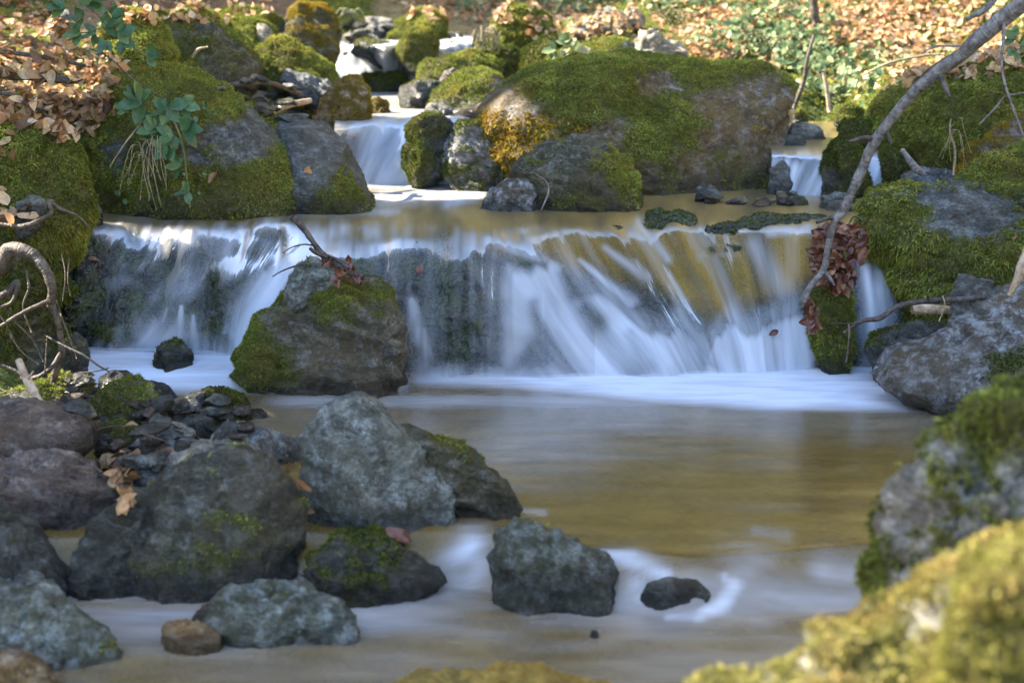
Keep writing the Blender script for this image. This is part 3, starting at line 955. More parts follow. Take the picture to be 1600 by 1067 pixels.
def gold_main(px, py):  # where golden reflections are painted into the sliding water
    lip2 = pw(px, [(100, 338), (450, 350), (640, 358), (760, 368), (850, 392), (950, 425), (1050, 462), (1120, 478), (1180, 468), (1250, 440), (1300, 400), (1400, 360)])
    return np.clip(1 - ss(-18, 34, py - lip2 + 10 * fbm(v2(px / 60, py / 40), 2, 5)), 0, 1)


def back_main(px, py):
    f = .42 * gseg(px, py, 590, 312, 740, 300, 12, 14) + .5 * gseg(px, py, 565, 288, 740, 288, 6, 6) + .45 * gseg(px, py, 700, 320, 750, 300, 8, 8)
    f = np.maximum(f, .3 * gseg(px, py, 200, 338, 620, 330, 7, 7))
    return np.clip(f, 0, 1)


COLS = [(96, 356, 552, 5.62, 1.6), (130, 350, 548, 5.62, 1.9), (150, 348, 545, 5.62, 2.0), (250, 346, 542, 5.62, 2.0), (440, 345, 556, 5.58, 2.0), (500, 348, 575, 5.52, 2.3), (640, 350, 590, 5.5, 2.5), (760, 352, 588, 5.5, 2.2),
        (850, 350, 586, 5.5, 1.35), (1000, 347, 584, 5.52, 1.15), (1200, 345, 576, 5.58, 1.25), (1270, 345, 570, 5.62, 1.8), (1340, 345, 566, 5.66, 2.2), (1420, 345, 562, 5.7, 2.2)]
fall, PF = fall_sheet("waterfall", COLS, 92, 1420, 560, 130, .5, 7.25, 60, w_main, g_main, dry_main, goldf=gold_main, back_white=back_main, seed=3, film=bare_main, rock_mat=R_LEDGE,
                      ledge_label="dark wet rock ledge that the main waterfall pours over")


def simple_fall(name, cols, x0, x1, zf, yback, W, seed, label, g=None, dryf=None, relief=.02, gold=None, nc=160, nr=70, bw=None):
    def wf(px, py, u, lip, foot, P):
        return W(px, py, u, lip, foot)
    return fall_sheet(name, cols, x0, x1, nc, nr, zf, yback, 30, wf, g or (lambda a, b: 0 * a), dryf, relief=relief, goldf=gold, seed=seed, ledge_label=label, back_white=bw)


def w_up(px, py, u, lip, foot):
    n = fbm(v2(u / 16, py / 200), 3, 31)
    W = ss(lip - 8, lip + 14, py) * (.72 + .35 * n)
    W *= ss(528, 560, px) * (1 - .6 * gseg(px, py, 555, 215, 545, 260, 10, 18))
    W = np.maximum(W, .25 * (px > 0))
    return np.clip(W, 0, 1)


simple_fall("waterfall", [(522, 192, 285, 7.12, 1.2), (600, 184, 285, 7.10, 1.5), (700, 184, 285, 7.1, 1.8), (765, 188, 285, 7.1, 1.8)], 522, 765, .78, 9.1, w_up, 13,
            "wet rock step under the small white waterfall of the middle distance", g=lambda px, py: pw(px, [(520, -.5), (600, -.45), (680, 0), (760, 0)]), relief=.03)


def w_far(px, py, u, lip, foot):
    n = fbm(v2(u / 20, py / 90), 3, 33)
    W = .5 + .45 * n
    W = W * (1 - .8 * gseg(px, py, 575, 78, 600, 80, 16, 16))
    return np.clip(W, 0, 1)


simple_fall("waterfall", [(515, 62, 133, 9.2, 1.3), (560, 66, 130, 9.2, 1.2), (600, 70, 130, 9.2, 1.0), (640, 66, 130, 9.2, 1.2), (735, 66, 128, 9.2, 1.2)], 515, 738, 1.055, 10.4, w_far, 15,
            "rock step under the white water at the head of the stream", relief=.07, g=lambda px, py: pw(px, [(515, -.3), (640, .3), (735, .3)]))


def w_side(px, py, u, lip, foot):
    n = fbm(v2(u / 9, py / 90), 3, 35)
    W = ss(lip - 6, lip + 14, py) * (.68 + .4 * n) * (1 - .8 * gseg(px, py, 1222, 238, 1250, 250, 10, 10))
    return np.clip(W, 0, 1)


simple_fall("waterfall", [(1205, 236, 306, 6.72, 1.6), (1260, 236, 306, 6.7, 1.3), (1320, 236, 308, 6.7, 1.6), (1400, 240, 310, 6.7, 1.6)], 1205, 1400, .675, 8.3, w_side, 17,
            "wet rock step under the narrow side cascade beside the big boulder", g=lambda px, py: pw(px, [(1205, -.1), (1260, -.5), (1320, -.3)]), relief=.03)

# ------------------------------------------------------------------ rocks
exec_rocks = True
UP = .5
# -- upper bank and boulders behind the main fall
rock("boulder", [(148, 150), (175, 120), (210, 106), (250, 106), (300, 118), (345, 140), (390, 172), (430, 205), (455, 245), (478, 290), (486, 325), (400, 333), (240, 335), (150, 335), (132, 250), (138, 180)],
     "large moss covered boulder with bramble leaves hanging over its side", R_BLUE, UP, T=.34, moss=.6, mossdir=(-.3, 0, .3), frond=.9, dens=1.2, seed=11, facets=3, rough=.55, lean=.5, soft=4, bright=.06, patch=[(260, 130, 100, 30, .6), (400, 285, 90, 40, .6), (405, 205, 35, 50, -.9), (350, 215, 40, 30, -.5), (370, 150, 50, 20, .3)])
rock("boulder", [(428, 200), (440, 190), (470, 187), (505, 195), (532, 216), (560, 258), (592, 322), (540, 328), (480, 330), (445, 310), (430, 250)],
     "slanting grey boulder with green moss beside the small white waterfall", R_BLUE, UP, T=.26, moss=.42, mossdir=(.4, 0, -.3), mosslow=.5, seed=12, facets=5, rough=.6, frond=.9, bright=.04)
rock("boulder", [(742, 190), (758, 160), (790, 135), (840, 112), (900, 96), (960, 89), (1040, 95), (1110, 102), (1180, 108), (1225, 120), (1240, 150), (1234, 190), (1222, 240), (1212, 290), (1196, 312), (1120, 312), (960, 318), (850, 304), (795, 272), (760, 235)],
     "biggest boulder of the stream, broad and brown with green moss on top", R_BIG, UP, T=.5, Y=7.15, facets=4, rough=.65, soft=4, moss=.37, mossdir=(.1, .1, .3), seed=13, ochre=[(790, 250, 60, 60), (770, 215, 40, 40), (860, 200, 60, 30)], patch=[(1030, 245, 80, 55, .8), (900, 150, 130, 35, .5), (1000, 100, 250, 14, .6), (1130, 120, 110, 25, .5), (1150, 270, 60, 40, .4), (1030, 130, 30, 25, -.8), (790, 185, 50, 40, -.6), (1180, 190, 45, 60, -.5)], frond=1.0, lean=.35, bright=.1, box=.8, droop=.1, dens=1.1)  # ochre moss patches also stand in for sun on the left cheek
rock("boulder", [(795, 262), (825, 240), (860, 222), (895, 208), (920, 208), (950, 225), (980, 255), (998, 290), (1004, 327), (930, 329), (850, 327), (812, 305)],
     "pointed olive boulder standing in front of the biggest boulder", R_OLIVE, UP, T=.22, Y=6.42, moss=.22, mossdir=(.5, 0, .1), seed=14, patch=[(975, 280, 25, 45, .9), (900, 315, 90, 12, .7)], bright=.05)
rock("rock", [(748, 322), (762, 296), (790, 280), (825, 278), (840, 292), (848, 325), (800, 330)], "small wet brown rock at the foot of the pointed olive boulder", R_WSLAB, UP, moss=.25)
rock("rock", [(628, 230), (636, 198), (660, 181), (690, 181), (706, 196), (706, 235), (692, 270), (655, 284), (634, 262)], "rounded glistening mossy rock splitting the small white waterfall", R_WET, .51, T=.12, Y=7.0, moss=.5, moss_mat=MOSS_D, mossdir=(-.5, 0, .1))
rock("rock", [(690, 250), (700, 218), (722, 196), (750, 192), (768, 225), (796, 262), (788, 290), (720, 288), (698, 275)], "speckled wet rock tucked against the ochre end of the biggest boulder", R_WSLAB, .51, T=.14, Y=6.95, moss=.4, moss_mat=MOSS_D)
rock("rock", [(698, 186), (725, 170), (762, 156), (772, 165), (752, 190), (716, 201)], "flat grey brown slab leaning on the biggest boulder", R_BROWN, .78, T=.14, Y=7.4, moss=0)
rock("rock", [(482, 196), (497, 165), (518, 136), (540, 121), (560, 122), (574, 140), (578, 170), (572, 196), (545, 206), (505, 203)], "orange brown pointed rock above the small white waterfall", R_ORANGE, .72, T=.15, Y=7.35, moss=.55, moss_mat=MOSS_O, mossdir=(.3, 0, 0), frond=.8, lean=.5)
rock("rock", [(572, 178), (580, 158), (592, 152), (606, 162), (613, 180)], "small yellow mossy rock just behind the orange brown rock", R_OLIVE, .78, moss=.8, moss_mat=MOSS_O, frond=.8, Y=7.6)
rock("boulder", [(664, 165), (680, 142), (706, 122), (735, 110), (762, 112), (785, 128), (794, 146), (772, 160), (735, 168), (690, 172)], "low green mossy boulder upstream of the biggest boulder's tip", R_GREY, .78, T=.2, moss=.62, mossdir=(-.4, 0, .3))
rock("rock", [(620, 150), (628, 134), (655, 124), (692, 127), (688, 145), (662, 170), (632, 168)], "black wet rock at the edge of the little upper pool", R_WET, .78, moss=.08)
rock("rock", [(560, 138), (566, 120), (595, 112), (628, 116), (642, 136), (600, 144)], "low dark mossy rock below the white water at the stream head", R_OLIVE, .78, moss=.45, moss_mat=MOSS_D)
rock("rock", [(655, 178), (668, 164), (690, 160), (708, 170), (706, 180)], "small pale flat stone at the lip of the small waterfall", R_PALE, .78, moss=0)
rock("boulder", [(438, 45), (447, 18), (465, 6), (495, 8), (515, 20), (528, 48), (532, 78), (520, 104), (495, 100), (462, 80), (442, 66)], "tall rounded olive boulder left of the upstream white water", R_OLIVE, .9, T=.25, Y=9.0, moss=.4, moss_mat=MOSS_O, frond=.6, soft=5)
rock("boulder", [(205, 60), (235, 30), (290, 18), (345, 32), (385, 68), (410, 105), (400, 135), (330, 140), (250, 125), (210, 100)], "broad grey brown boulder with patchy moss high on the bank", R_OLIVE, .9, T=.35, Y=7.7, moss=.35, lean=.6)
rock("boulder", [(160, 48), (172, 26), (200, 16), (228, 26), (250, 48), (266, 82), (262, 104), (225, 104), (185, 90)], "bright green moss cushion boulder behind the hanging bramble", R_OLIVE, .95, T=.2, Y=7.1, moss=1.0, frond=1.2, bright=.12, dens=1.3)
rock("boulder", [(290, 40), (330, 18), (400, 28), (440, 62), (455, 85), (420, 95), (340, 78)], "wide sloping rock slab with moss between the upper boulders", R_OLIVE, .95, T=.3, Y=8.4, moss=.35, lean=.8)
rock("boulder", [(382, 118), (396, 82), (425, 64), (458, 66), (492, 84), (516, 112), (522, 130), (470, 136), (400, 140)], "grey brown rounded boulder above the flat slate piece", R_OLIVE, .8, T=.2, Y=8.0, moss=.45)
rock("boulder", [(470, 80), (500, 88), (520, 112), (525, 130), (490, 128)], "green mossy shoulder stone beside the grey brown rounded boulder", R_OLIVE, .8, Y=8.3, moss=.8, cat="rock")
rock("rock", [(438, 116), (450, 109), (480, 116), (515, 130), (528, 143), (500, 152), (462, 146), (442, 132)], "flat blue grey slate piece lying beside the stream", R_BLUE, .8, Y=7.75, moss=0, strata=1.5)
rock("rock", [(330, 30), (345, 14), (380, 12), (420, 20), (448, 45), (440, 62), (400, 58), (350, 44)], "weathered mossy rock with a pale edge near the stream head", R_PALE, 1.0, Y=9.0, moss=.4)
rock("stone", [(398, 56), (400, 38), (410, 34), (424, 48), (426, 58)], "small upright whitish stone on the sloping slab", R_PALE, 1.0, Y=8.2, moss=0)
rock("rock", [(620, 80), (628, 52), (650, 40), (672, 44), (684, 66), (680, 100), (655, 110), (630, 100)], "dark rounded rock with moss between two upstream white runs", R_WET, .86, T=.14, Y=9.0, moss=.55, frond=.7)
rock("rock", [(606, 58), (622, 34), (650, 20), (680, 17), (698, 32), (696, 52), (660, 62), (625, 64)], "bright green moss mound above the upstream dark rock", R_OLIVE, 1.0, Y=9.6, moss=1.0, bright=.1)
rock("rock", [(546, 84), (556, 66), (585, 60), (612, 68), (622, 86), (600, 92)], "wet dark stone poking through the upstream white water", R_WET, 1.0, T=.14, Y=9.15, moss=.2)
rock("rock", [(562, 50), (570, 28), (600, 26), (615, 32), (614, 56), (590, 66)], "blocky pale grey rock at the stream head", R_PALE, 1.05, Y=9.7, moss=0)
rock("rock", [(526, 48), (540, 32), (566, 34), (570, 52), (548, 58)], "brown mossy stone beside the blocky pale rock", R_OLIVE, 1.05, Y=9.6, moss=.5)
rock("stone", [(535, 60), (548, 48), (572, 50), (578, 62), (556, 66)], "small grey wet stone below the brown mossy stone", R_BLUE, 1.0, Y=9.4, moss=0)
rock("boulder", [(648, 128), (660, 104), (695, 88), (740, 86), (775, 92), (785, 112), (765, 126), (700, 132)], "long low boulder with thin moss across the upper stream", R_OLIVE, .85, Y=8.6, T=.2, moss=.4)
rock("boulder", [(735, 100), (742, 82), (790, 76), (835, 82), (842, 115), (800, 124), (760, 118)], "dark mossy boulder behind the low green mossy boulder", R_OLIVE, .85, Y=8.9, T=.2, moss=.55, moss_mat=MOSS_D)
rock("stone", [(684, 128), (694, 112), (708, 106), (722, 114), (712, 126), (694, 134)], "small brown stone leaning on the low green mossy boulder", R_BROWN, .82, Y=8.1, moss=0)
rock("rock", [(700, 88), (706, 68), (730, 66), (748, 78), (744, 92)], "round mossy rock beside the far thin run of water", R_OLIVE, .95, Y=9.2, moss=.7)
rock("rock", [(690, 66), (700, 50), (720, 52), (728, 64), (712, 70)], "small blue grey rock at the top of the far thin run", R_BLUE, 1.05, Y=9.7, moss=.2)
rock("boulder", [(770, 60), (778, 25), (800, 8), (835, 12), (865, 35), (872, 60), (850, 90), (800, 98), (775, 84)], "bright mossy hump below the thin mossy trunk", R_OLIVE, .95, Y=9.3, T=.2, moss=1.0, bright=.1)
rock("rock", [(738, 84), (748, 64), (768, 60), (778, 76), (772, 92)], "round green mossy stone at the foot of the mossy hump", R_OLIVE, .95, Y=9.0, moss=.9, bright=.06)
rock("boulder", [(812, 120), (820, 80), (850, 60), (880, 62), (880, 90), (850, 120), (830, 128)], "dark mossy rock shoulder behind the biggest boulder", R_OLIVE, .9, Y=8.5, T=.2, moss=.85, moss_mat=MOSS_D, cat="rock")
rock("boulder", [(820, 128), (850, 96), (890, 76), (950, 64), (990, 68), (990, 100), (900, 130)], "flat grey slab sloping down to the biggest boulder", R_BLUE, .9, Y=8.1, T=.25, moss=.3, lean=.9)
rock("rock", [(983, 84), (988, 66), (1000, 46), (1018, 48), (1040, 62), (1072, 72), (1077, 92), (1040, 94), (1000, 92)], "pale knobbly rock lying on top of the bank behind the biggest boulder", R_PALE, .95, Y=8.2, T=.12, moss=0, rough=1.6)
rock("rock", [(922, 34), (934, 14), (952, 10), (976, 22), (980, 36), (950, 44)], "pale pinkish angular rock high on the far bank", R_PALE, 1.1, Y=9.9, moss=0)
rock("rock", [(976, 34), (980, 14), (990, 12), (1008, 26), (1006, 38)], "second pale rock touching the pinkish angular one", R_PALE, 1.1, Y=9.95, moss=0)
rock("stone", [(956, 44), (962, 26), (974, 24), (982, 40), (970, 46)], "small whitish stone in front of the pinkish angular rock", R_PALE, 1.1, Y=9.7, moss=0)
rock("stone", [(884, 40), (920, 34), (965, 36), (960, 44), (900, 48)], "thin flat stone below the far pale rocks", R_GREY, 1.05, Y=9.6, moss=.1)
# -- right side
rock("rock", [(1280, 294), (1288, 258), (1302, 228), (1320, 208), (1340, 216), (1352, 245), (1354, 290), (1322, 308), (1280, 304)], "rounded dark mossy rock beside the narrow side cascade", R_WET, UP, T=.14, moss=.6, moss_mat=MOSS_D, mosslow=.3)
rock("rock", [(1374, 300), (1376, 250), (1392, 232), (1420, 236), (1436, 262), (1432, 296), (1400, 306)], "dark mossy rock behind the thin thread of falling water", R_WET, UP, T=.13, moss=.6, moss_mat=MOSS_D)
rock("rock", [(1310, 205), (1318, 190), (1345, 186), (1368, 196), (1362, 214), (1330, 216)], "dark mossy stone topping the side cascade", R_WET, .68, Y=7.0, moss=.4, moss_mat=MOSS_D)
rock("rock", [(1300, 190), (1310, 172), (1330, 162), (1350, 172), (1352, 192), (1325, 200)], "green mossy stone at the edge of the little golden pool", R_OLIVE, .7, Y=7.6, moss=.7)
rock("rock", [(1230, 210), (1240, 194), (1262, 192), (1284, 202), (1290, 214), (1262, 219)], "pale wet stone under the flow of the little golden pool", R_PALE, .66, Y=7.4, moss=0)
rock("rock", [(1218, 226), (1226, 212), (1250, 212), (1262, 222), (1245, 230)], "flat blue stone in front of the pale wet stone", R_BLUE, .66, Y=7.1, moss=0)
rock("rock", [(1200, 296), (1205, 262), (1222, 250), (1235, 262), (1237, 288), (1222, 304)], "small blocky grey stone at the end of the biggest boulder", R_BLUE, UP, moss=0, T=.06)
rock("rock", [(1228, 190), (1232, 176), (1250, 170), (1262, 182), (1258, 194)], "brown mossy stone behind the little golden pool", R_OLIVE, .7, Y=8.2, moss=.5)
rock("boulder", [(1362, 200), (1385, 165), (1430, 138), (1480, 120), (1540, 100), (1610, 75), (1680, 70), (1680, 220), (1600, 262), (1530, 282), (1440, 275), (1385, 250)],
     "great green moss covered mound on the bank under the grey branch", R_OLIVE, UP, T=.4, Y=7.0, moss=1.0, mossdir=(0, 0, .2), frond=1.3, bright=.04, droop=.3, dens=1.2, sink=.1)
rock("boulder", [(1500, 272), (1520, 238), (1560, 205), (1610, 180), (1680, 160), (1680, 300), (1560, 296), (1510, 290)], "brown grey sloping boulder against the green moss mound", R_BROWN, UP, T=.25, Y=6.3, moss=.35, moss_mat=MOSS_O)
rock("boulder", [(1500, 296), (1520, 268), (1550, 244), (1590, 232), (1680, 225), (1680, 310), (1560, 312)], "blue grey boulder half covered with bright moss above the broad slab", R_BLUE, UP, T=.22, Y=6.0, moss=.5, mossdir=(-.6, 0, .2), bright=.05)
rock("boulder", [(1406, 298), (1414, 275), (1440, 265), (1480, 266), (1508, 280), (1508, 304), (1450, 306)], "low dark blue boulder in the shade under the moss mound", R_BLUE, UP, T=.15, Y=6.3, moss=.06)
rock("boulder", [(1334, 345), (1345, 322), (1375, 305), (1430, 298), (1520, 295), (1600, 288), (1690, 292), (1690, 500), (1600, 492), (1500, 486), (1450, 502), (1418, 505), (1404, 440), (1382, 392)],
     "broad grey boulder with feathery moss beside the waterfall's end", R_BLUE, .05, T=.42, Y=5.85, moss=.56, mossdir=(-.1, -.3, -.1), frond=1.35, droop=.5, seed=36, patch=[(1540, 335, 90, 25, -.9), (1450, 310, 60, 12, -.3), (1430, 410, 140, 40, .4), (1400, 345, 40, 20, .5)], box=.8)
rock("rock", [(1484, 510), (1488, 455), (1510, 430), (1550, 438), (1580, 462), (1550, 512), (1500, 522)], "dark wedge shaped rock leaning under the broad mossy boulder", R_BLUE, .1, T=.1, Y=5.25, moss=.08, facets=14)
rock("rock", [(1352, 552), (1358, 528), (1385, 516), (1430, 508), (1480, 504), (1500, 520), (1460, 552), (1410, 574), (1370, 572)], "flat dark wet rock in the pool corner below the slim fall", R_WET, .0, T=.14, moss=.15, moss_mat=MOSS_D, Y=5.45)
rock("boulder", [(1362, 584), (1400, 560), (1450, 538), (1500, 508), (1550, 476), (1600, 452), (1690, 430), (1690, 620), (1600, 606), (1500, 602), (1420, 596)],
     "wet mottled slab sloping into the pool with painted white glints", R_WSLAB, .0, T=.3, Y=5.15, moss=.14, mossdir=(.2, -.1, -.2), moss_mat=MOSS_D, sink=.16, seed=39, patch=[(1570, 575, 60, 35, 1.2)], lean=.6, facets=13)
rock("rock", [(1272, 480), (1278, 440), (1298, 425), (1318, 430), (1330, 470), (1330, 530), (1320, 570), (1288, 572), (1272, 530)], "green mossy block of rock under the clump of wet brown leaves", R_WET, .0, T=.1, Y=5.62, moss=.75, moss_mat=MOSS_G, bright=-.1, cat="rock", frond=1.1)
for i, (p, lab, mt) in enumerate([
    ([(1085, 312), (1090, 294), (1108, 288), (1124, 300), (1126, 316)], "grey rounded stone at the waterline before the biggest boulder", R_BLUE),
    ([(1096, 320), (1102, 311), (1118, 310), (1126, 320)], "small brown stone touching the grey rounded stone", R_OLIVE),
    ([(1128, 320), (1140, 312), (1165, 313), (1172, 321)], "thin pale stone at the waterline of the upper pool", R_BROWN),
    ([(1172, 320), (1184, 312), (1205, 316), (1206, 322)], "tiny flat blue stone next to the thin pale stone", R_BLUE),
    ([(1210, 322), (1218, 305), (1245, 301), (1262, 312), (1264, 322)], "blue grey stone at the foot of the side cascade", R_GREY),
    ([(1280, 322), (1285, 306), (1310, 300), (1338, 308), (1342, 320), (1310, 326)], "grey stone below the rounded dark mossy rock", R_GREY),
    ([(1285, 330), (1296, 318), (1325, 314), (1338, 322), (1330, 331)], "pale wet stone in front of the grey stone by the side cascade", R_PALE),
    ([(1350, 318), (1362, 304), (1390, 302), (1402, 312), (1385, 320)], "flat brown stone at the foot of the thin water thread", R_BROWN)]):
    rock("stone", p, lab, mt, UP, moss=.1 if i else 0, cat="stone")
# -- middle
rock("boulder", [(371, 598), (374, 560), (388, 530), (415, 500), (445, 470), (490, 452), (530, 440), (568, 436), (600, 452), (622, 480), (634, 515), (630, 550), (640, 590), (636, 606), (560, 613), (440, 615), (385, 612)],
     "big mossy boulder standing in the pool before the main waterfall", R_MID, .0, T=.25, moss=.36, mossdir=(-.25, 0, .1), seed=50, frond=.8, facets=7, bright=-.02, wet=.0, strata=1.8, rough=.95, soft=2, patch=[(415, 570, 45, 45, .5), (500, 592, 90, 16, .3), (580, 480, 40, 35, .45), (470, 458, 60, 14, .8), (520, 530, 60, 30, -.4), (600, 560, 30, 40, -.3)])
rock("rock", [(444, 470), (448, 432), (466, 412), (492, 403), (518, 408), (532, 425), (528, 448), (490, 462), (456, 480)], "smaller grey green rock perched behind the big mossy boulder", R_GREY, .2, T=.08, Y=5.42, moss=.2, facets=14)
rock("rock", [(240, 568), (243, 545), (258, 534), (280, 536), (300, 548), (305, 562), (290, 574), (250, 575)], "small dark mossy rock alone in the white foam", R_WET, .05, moss=.4, moss_mat=MOSS_D)
rock("stone", [(316, 562), (320, 554), (326, 553), (328, 562)], "tiny black stone tip in the foam beside the small dark rock", R_WET, .05, moss=0)
rock("rock", [(96, 555), (102, 530), (118, 521), (134, 535), (140, 560), (132, 574), (108, 576)], "dark brown wet rock under the roots at the foam's edge", R_WET, .05, moss=.25, Y=5.3)
rock("rock", [(150, 605), (155, 588), (175, 578), (200, 579), (211, 590), (205, 606), (178, 618), (158, 620)], "angular black wet stone beside the foam", R_WET, .02, moss=.1, facets=14)
rock("rock", [(204, 606), (212, 593), (235, 594), (262, 605), (276, 618), (250, 624), (220, 618)], "shiny black wedge stone in the row at the foam's edge", R_WET, .02, moss=0, facets=14)
rock("rock", [(138, 655), (146, 625), (172, 603), (205, 598), (232, 610), (254, 632), (258, 664), (210, 678), (160, 672)], "green mossy rounded stone in the middle of the pebble bank", R_GREY, .02, T=.11, moss=.62, mossdir=(-.4, 0, 0), seed=71)
rock("rock", [(292, 650), (300, 625), (325, 610), (350, 608), (378, 625), (395, 648), (370, 660), (320, 660)], "dark moss tufted rock at the point of the pebble bank", R_WET, .0, moss=.6, moss_mat=MOSS_D)
rock("stone", [(295, 638), (302, 624), (322, 622), (326, 636), (312, 644)], "angular blue grey stone against the dark moss tufted rock", R_BLUE, .03, Y=4.95, moss=0, facets=14)
rock("rock", [(278, 680), (284, 655), (305, 648), (332, 655), (340, 675), (320, 690), (290, 688)], "dark green wet stone just behind the pale rounded slabs", R_WET, .0, moss=.15)
rock("rock", [(222, 692), (228, 664), (255, 657), (290, 670), (312, 692), (280, 704)], "brown rounded stone between the mossy ones of the pebble bank", R_BROWN, .03, Y=4.65, moss=.15)
rock("rock", [(150, 708), (158, 672), (185, 662), (215, 672), (245, 700), (238, 716), (190, 722)], "dark stone with green moss cap above the leaf filled gap", R_BLUE, .05, Y=4.45, moss=.55)
# -- stones in front
rock("boulder", [(-70, 640), (0, 636), (70, 638), (118, 642), (146, 662), (150, 690), (138, 708), (80, 720), (0, 735), (-70, 738)], "purple brown rounded boulder topmost of the stone pile at the bank", R_BROWN, .08, T=.2, Y=4.35, moss=.12, mossdir=(-.3, 0, .3))
rock("boulder", [(-70, 725), (20, 712), (100, 708), (150, 716), (180, 740), (196, 790), (200, 860), (180, 925), (60, 940), (-70, 940)], "dark layered boulder with a reddish top in the stone pile", R_BROWN, .0, T=.2, Y=4.0, moss=.18, mossdir=(.4, 0, -.2), moss_mat=MOSS_D, strata=1.8)
rock("boulder", [(-70, 815), (0, 808), (45, 822), (85, 858), (112, 892), (125, 922), (60, 940), (-70, 940)], "glistening black boulder at the water below the layered one", R_WET, -.1, T=.14, Y=3.75, moss=.15, moss_mat=MOSS_D)
rock("boulder", [(194, 815), (205, 772), (240, 745), (290, 722), (350, 711), (405, 722), (450, 755), (476, 795), (476, 835), (462, 885), (425, 920), (330, 928), (240, 924), (205, 885)],
     "large dark grey boulder with faint yellow moss at the water's edge", R_NEAR, -.1, T=.2, moss=.17, seed=74, facets=12, wet=-.08)
rock("boulder", [(262, 735), (270, 705), (310, 694), (370, 692), (415, 706), (425, 725), (400, 750), (300, 755)], "pale rounded flat slab above the large dark grey boulder", R_PALE, .0, T=.12, Y=4.25, moss=.03, cat="rock")
rock("rock", [(325, 700), (335, 678), (370, 666), (420, 672), (462, 694), (475, 715), (430, 735), (350, 730)], "second pale grey slab touching the pool behind the pale flat one", R_GREY, .0, T=.14, Y=4.5, moss=.03)
rock("boulder", [(110, 880), (135, 820), (190, 790), (235, 800), (250, 900), (215, 935), (120, 930)], "black boulder deep in the shaded gap of the stone pile", R_WET, -.1, T=.1, Y=3.74, moss=.05, cat="rock")  # added rock, its black standing in for the gap's shade
rock("rock", [(188, 745), (200, 722), (228, 712), (262, 718), (278, 735), (262, 758), (215, 765)], "small blue grey rounded stone in the gap of the stone pile", R_BLUE, .0, Y=4.15, moss=0)
rock("rock", [(248, 706), (256, 692), (290, 686), (310, 694), (300, 708)], "small pale oval stone on the back of the pile", R_GREY, .0, Y=4.45, moss=0)
rock("rock", [(198, 650), (215, 634), (260, 640), (300, 640), (325, 655), (290, 668), (230, 668)], "thin brown slate behind the green mossy rounded stone", R_BROWN, .02, Y=4.85, moss=0)
rock("rock", [(0, 640), (20, 612), (60, 605), (110, 618), (130, 640), (80, 655)], "dark wet stone at the foot of the roots", R_WET, .0, Y=4.9, moss=.3)
rock("rock", [(60, 610), (75, 590), (110, 585), (140, 600), (150, 620), (110, 632)], "brown mossy stone under the thin red brown twig", R_OLIVE, .0, Y=5.1, moss=.35)
rock("boulder", [(461, 740), (464, 705), (484, 676), (502, 645), (528, 627), (556, 624), (585, 640), (630, 680), (680, 728), (712, 775), (718, 830), (690, 864), (610, 864), (545, 856), (496, 832), (474, 785)],
     "tall pale grey green boulder leaning over the lower stones", R_GREY, -.02, T=.19, Y=4.0, moss=.12, mossdir=(.3, 0, -.3), seed=75, facets=11, rough=.8)
rock("boulder", [(608, 670), (625, 661), (655, 670), (700, 698), (750, 722), (795, 752), (818, 782), (812, 800), (745, 806), (700, 775), (650, 730)], "long flat layered slab slanting behind the tall pale boulder", R_OLIVE, .0, T=.12, moss=.1, strata=2.2, mossdir=(.3, 0, .2))
rock("boulder", [(470, 915), (490, 875), (530, 842), (575, 845), (640, 865), (690, 888), (700, 912), (660, 930), (570, 942), (500, 936)], "dark wet boulder wedged under the tall pale boulder", R_WET, -.1, T=.12, moss=.2, moss_mat=MOSS_D)
rock("boulder", [(322, 955), (345, 922), (400, 910), (470, 918), (528, 938), (562, 985), (500, 1010), (400, 1008), (335, 1000)], "pale blotched flat boulder half sunk in the near water", R_GLINT, -.1, T=.12, moss=.05, wet=-.14)
rock("rock", [(252, 1000), (256, 978), (280, 968), (310, 974), (345, 992), (350, 1016), (290, 1022)], "golden brown rounded stone beside the pale blotched boulder", R_ORANGE, -.1, moss=.1, moss_mat=MOSS_O)
rock("rock", [(300, 968), (315, 944), (332, 940), (345, 965), (335, 985)], "small dark stone behind the pale blotched boulder", R_BROWN, -.12, moss=0)
rock("boulder", [(-70, 935), (0, 930), (60, 928), (105, 945), (140, 975), (175, 1005), (200, 1032), (120, 1050), (-70, 1050)], "mottled grey green boulder in the near corner of the water", R_GLINT, -.1, T=.15, moss=.12, wet=-.14)
rock("rock", [(-40, 930), (-20, 902), (25, 896), (65, 905), (98, 935), (60, 955), (-20, 955)], "round topped grey stone behind the mottled corner boulder", R_GREY, -.1, Y=3.62, T=.1, moss=.1)
rock("rock", [(-70, 1045), (0, 1035), (60, 1050), (110, 1085), (60, 1110), (-70, 1110)], "ochre edged stone cut by the bottom corner of the picture", R_ORANGE, -.12, Y=3.1, T=.12, moss=.1)
rock("boulder", [(766, 880), (775, 838), (797, 813), (835, 814), (890, 842), (940, 866), (966, 895), (966, 925), (925, 950), (850, 952), (780, 938)], "wet blue green rock with painted white glints amid the lower stream", R_GLINT, -.1, T=.13, moss=.06, seed=80, facets=13, wet=-.05)
rock("rock", [(998, 935), (1012, 914), (1045, 905), (1088, 908), (1112, 924), (1100, 945), (1050, 958), (1010, 952)], "low dark blue rock washed by white water", R_WET, -.1, moss=0, rough=.5)
rock("stone", [(918, 996), (925, 984), (934, 986), (938, 998)], "dark stone tip breaking the near water", R_WET, -.1, moss=0)
rock("rock", [(1352, 920), (1358, 870), (1376, 838), (1402, 828), (1420, 880), (1410, 930)], "dark thin rock edge beside the right hand mossy boulder", R_WET, -.1, Y=3.0, T=.1, moss=.05)
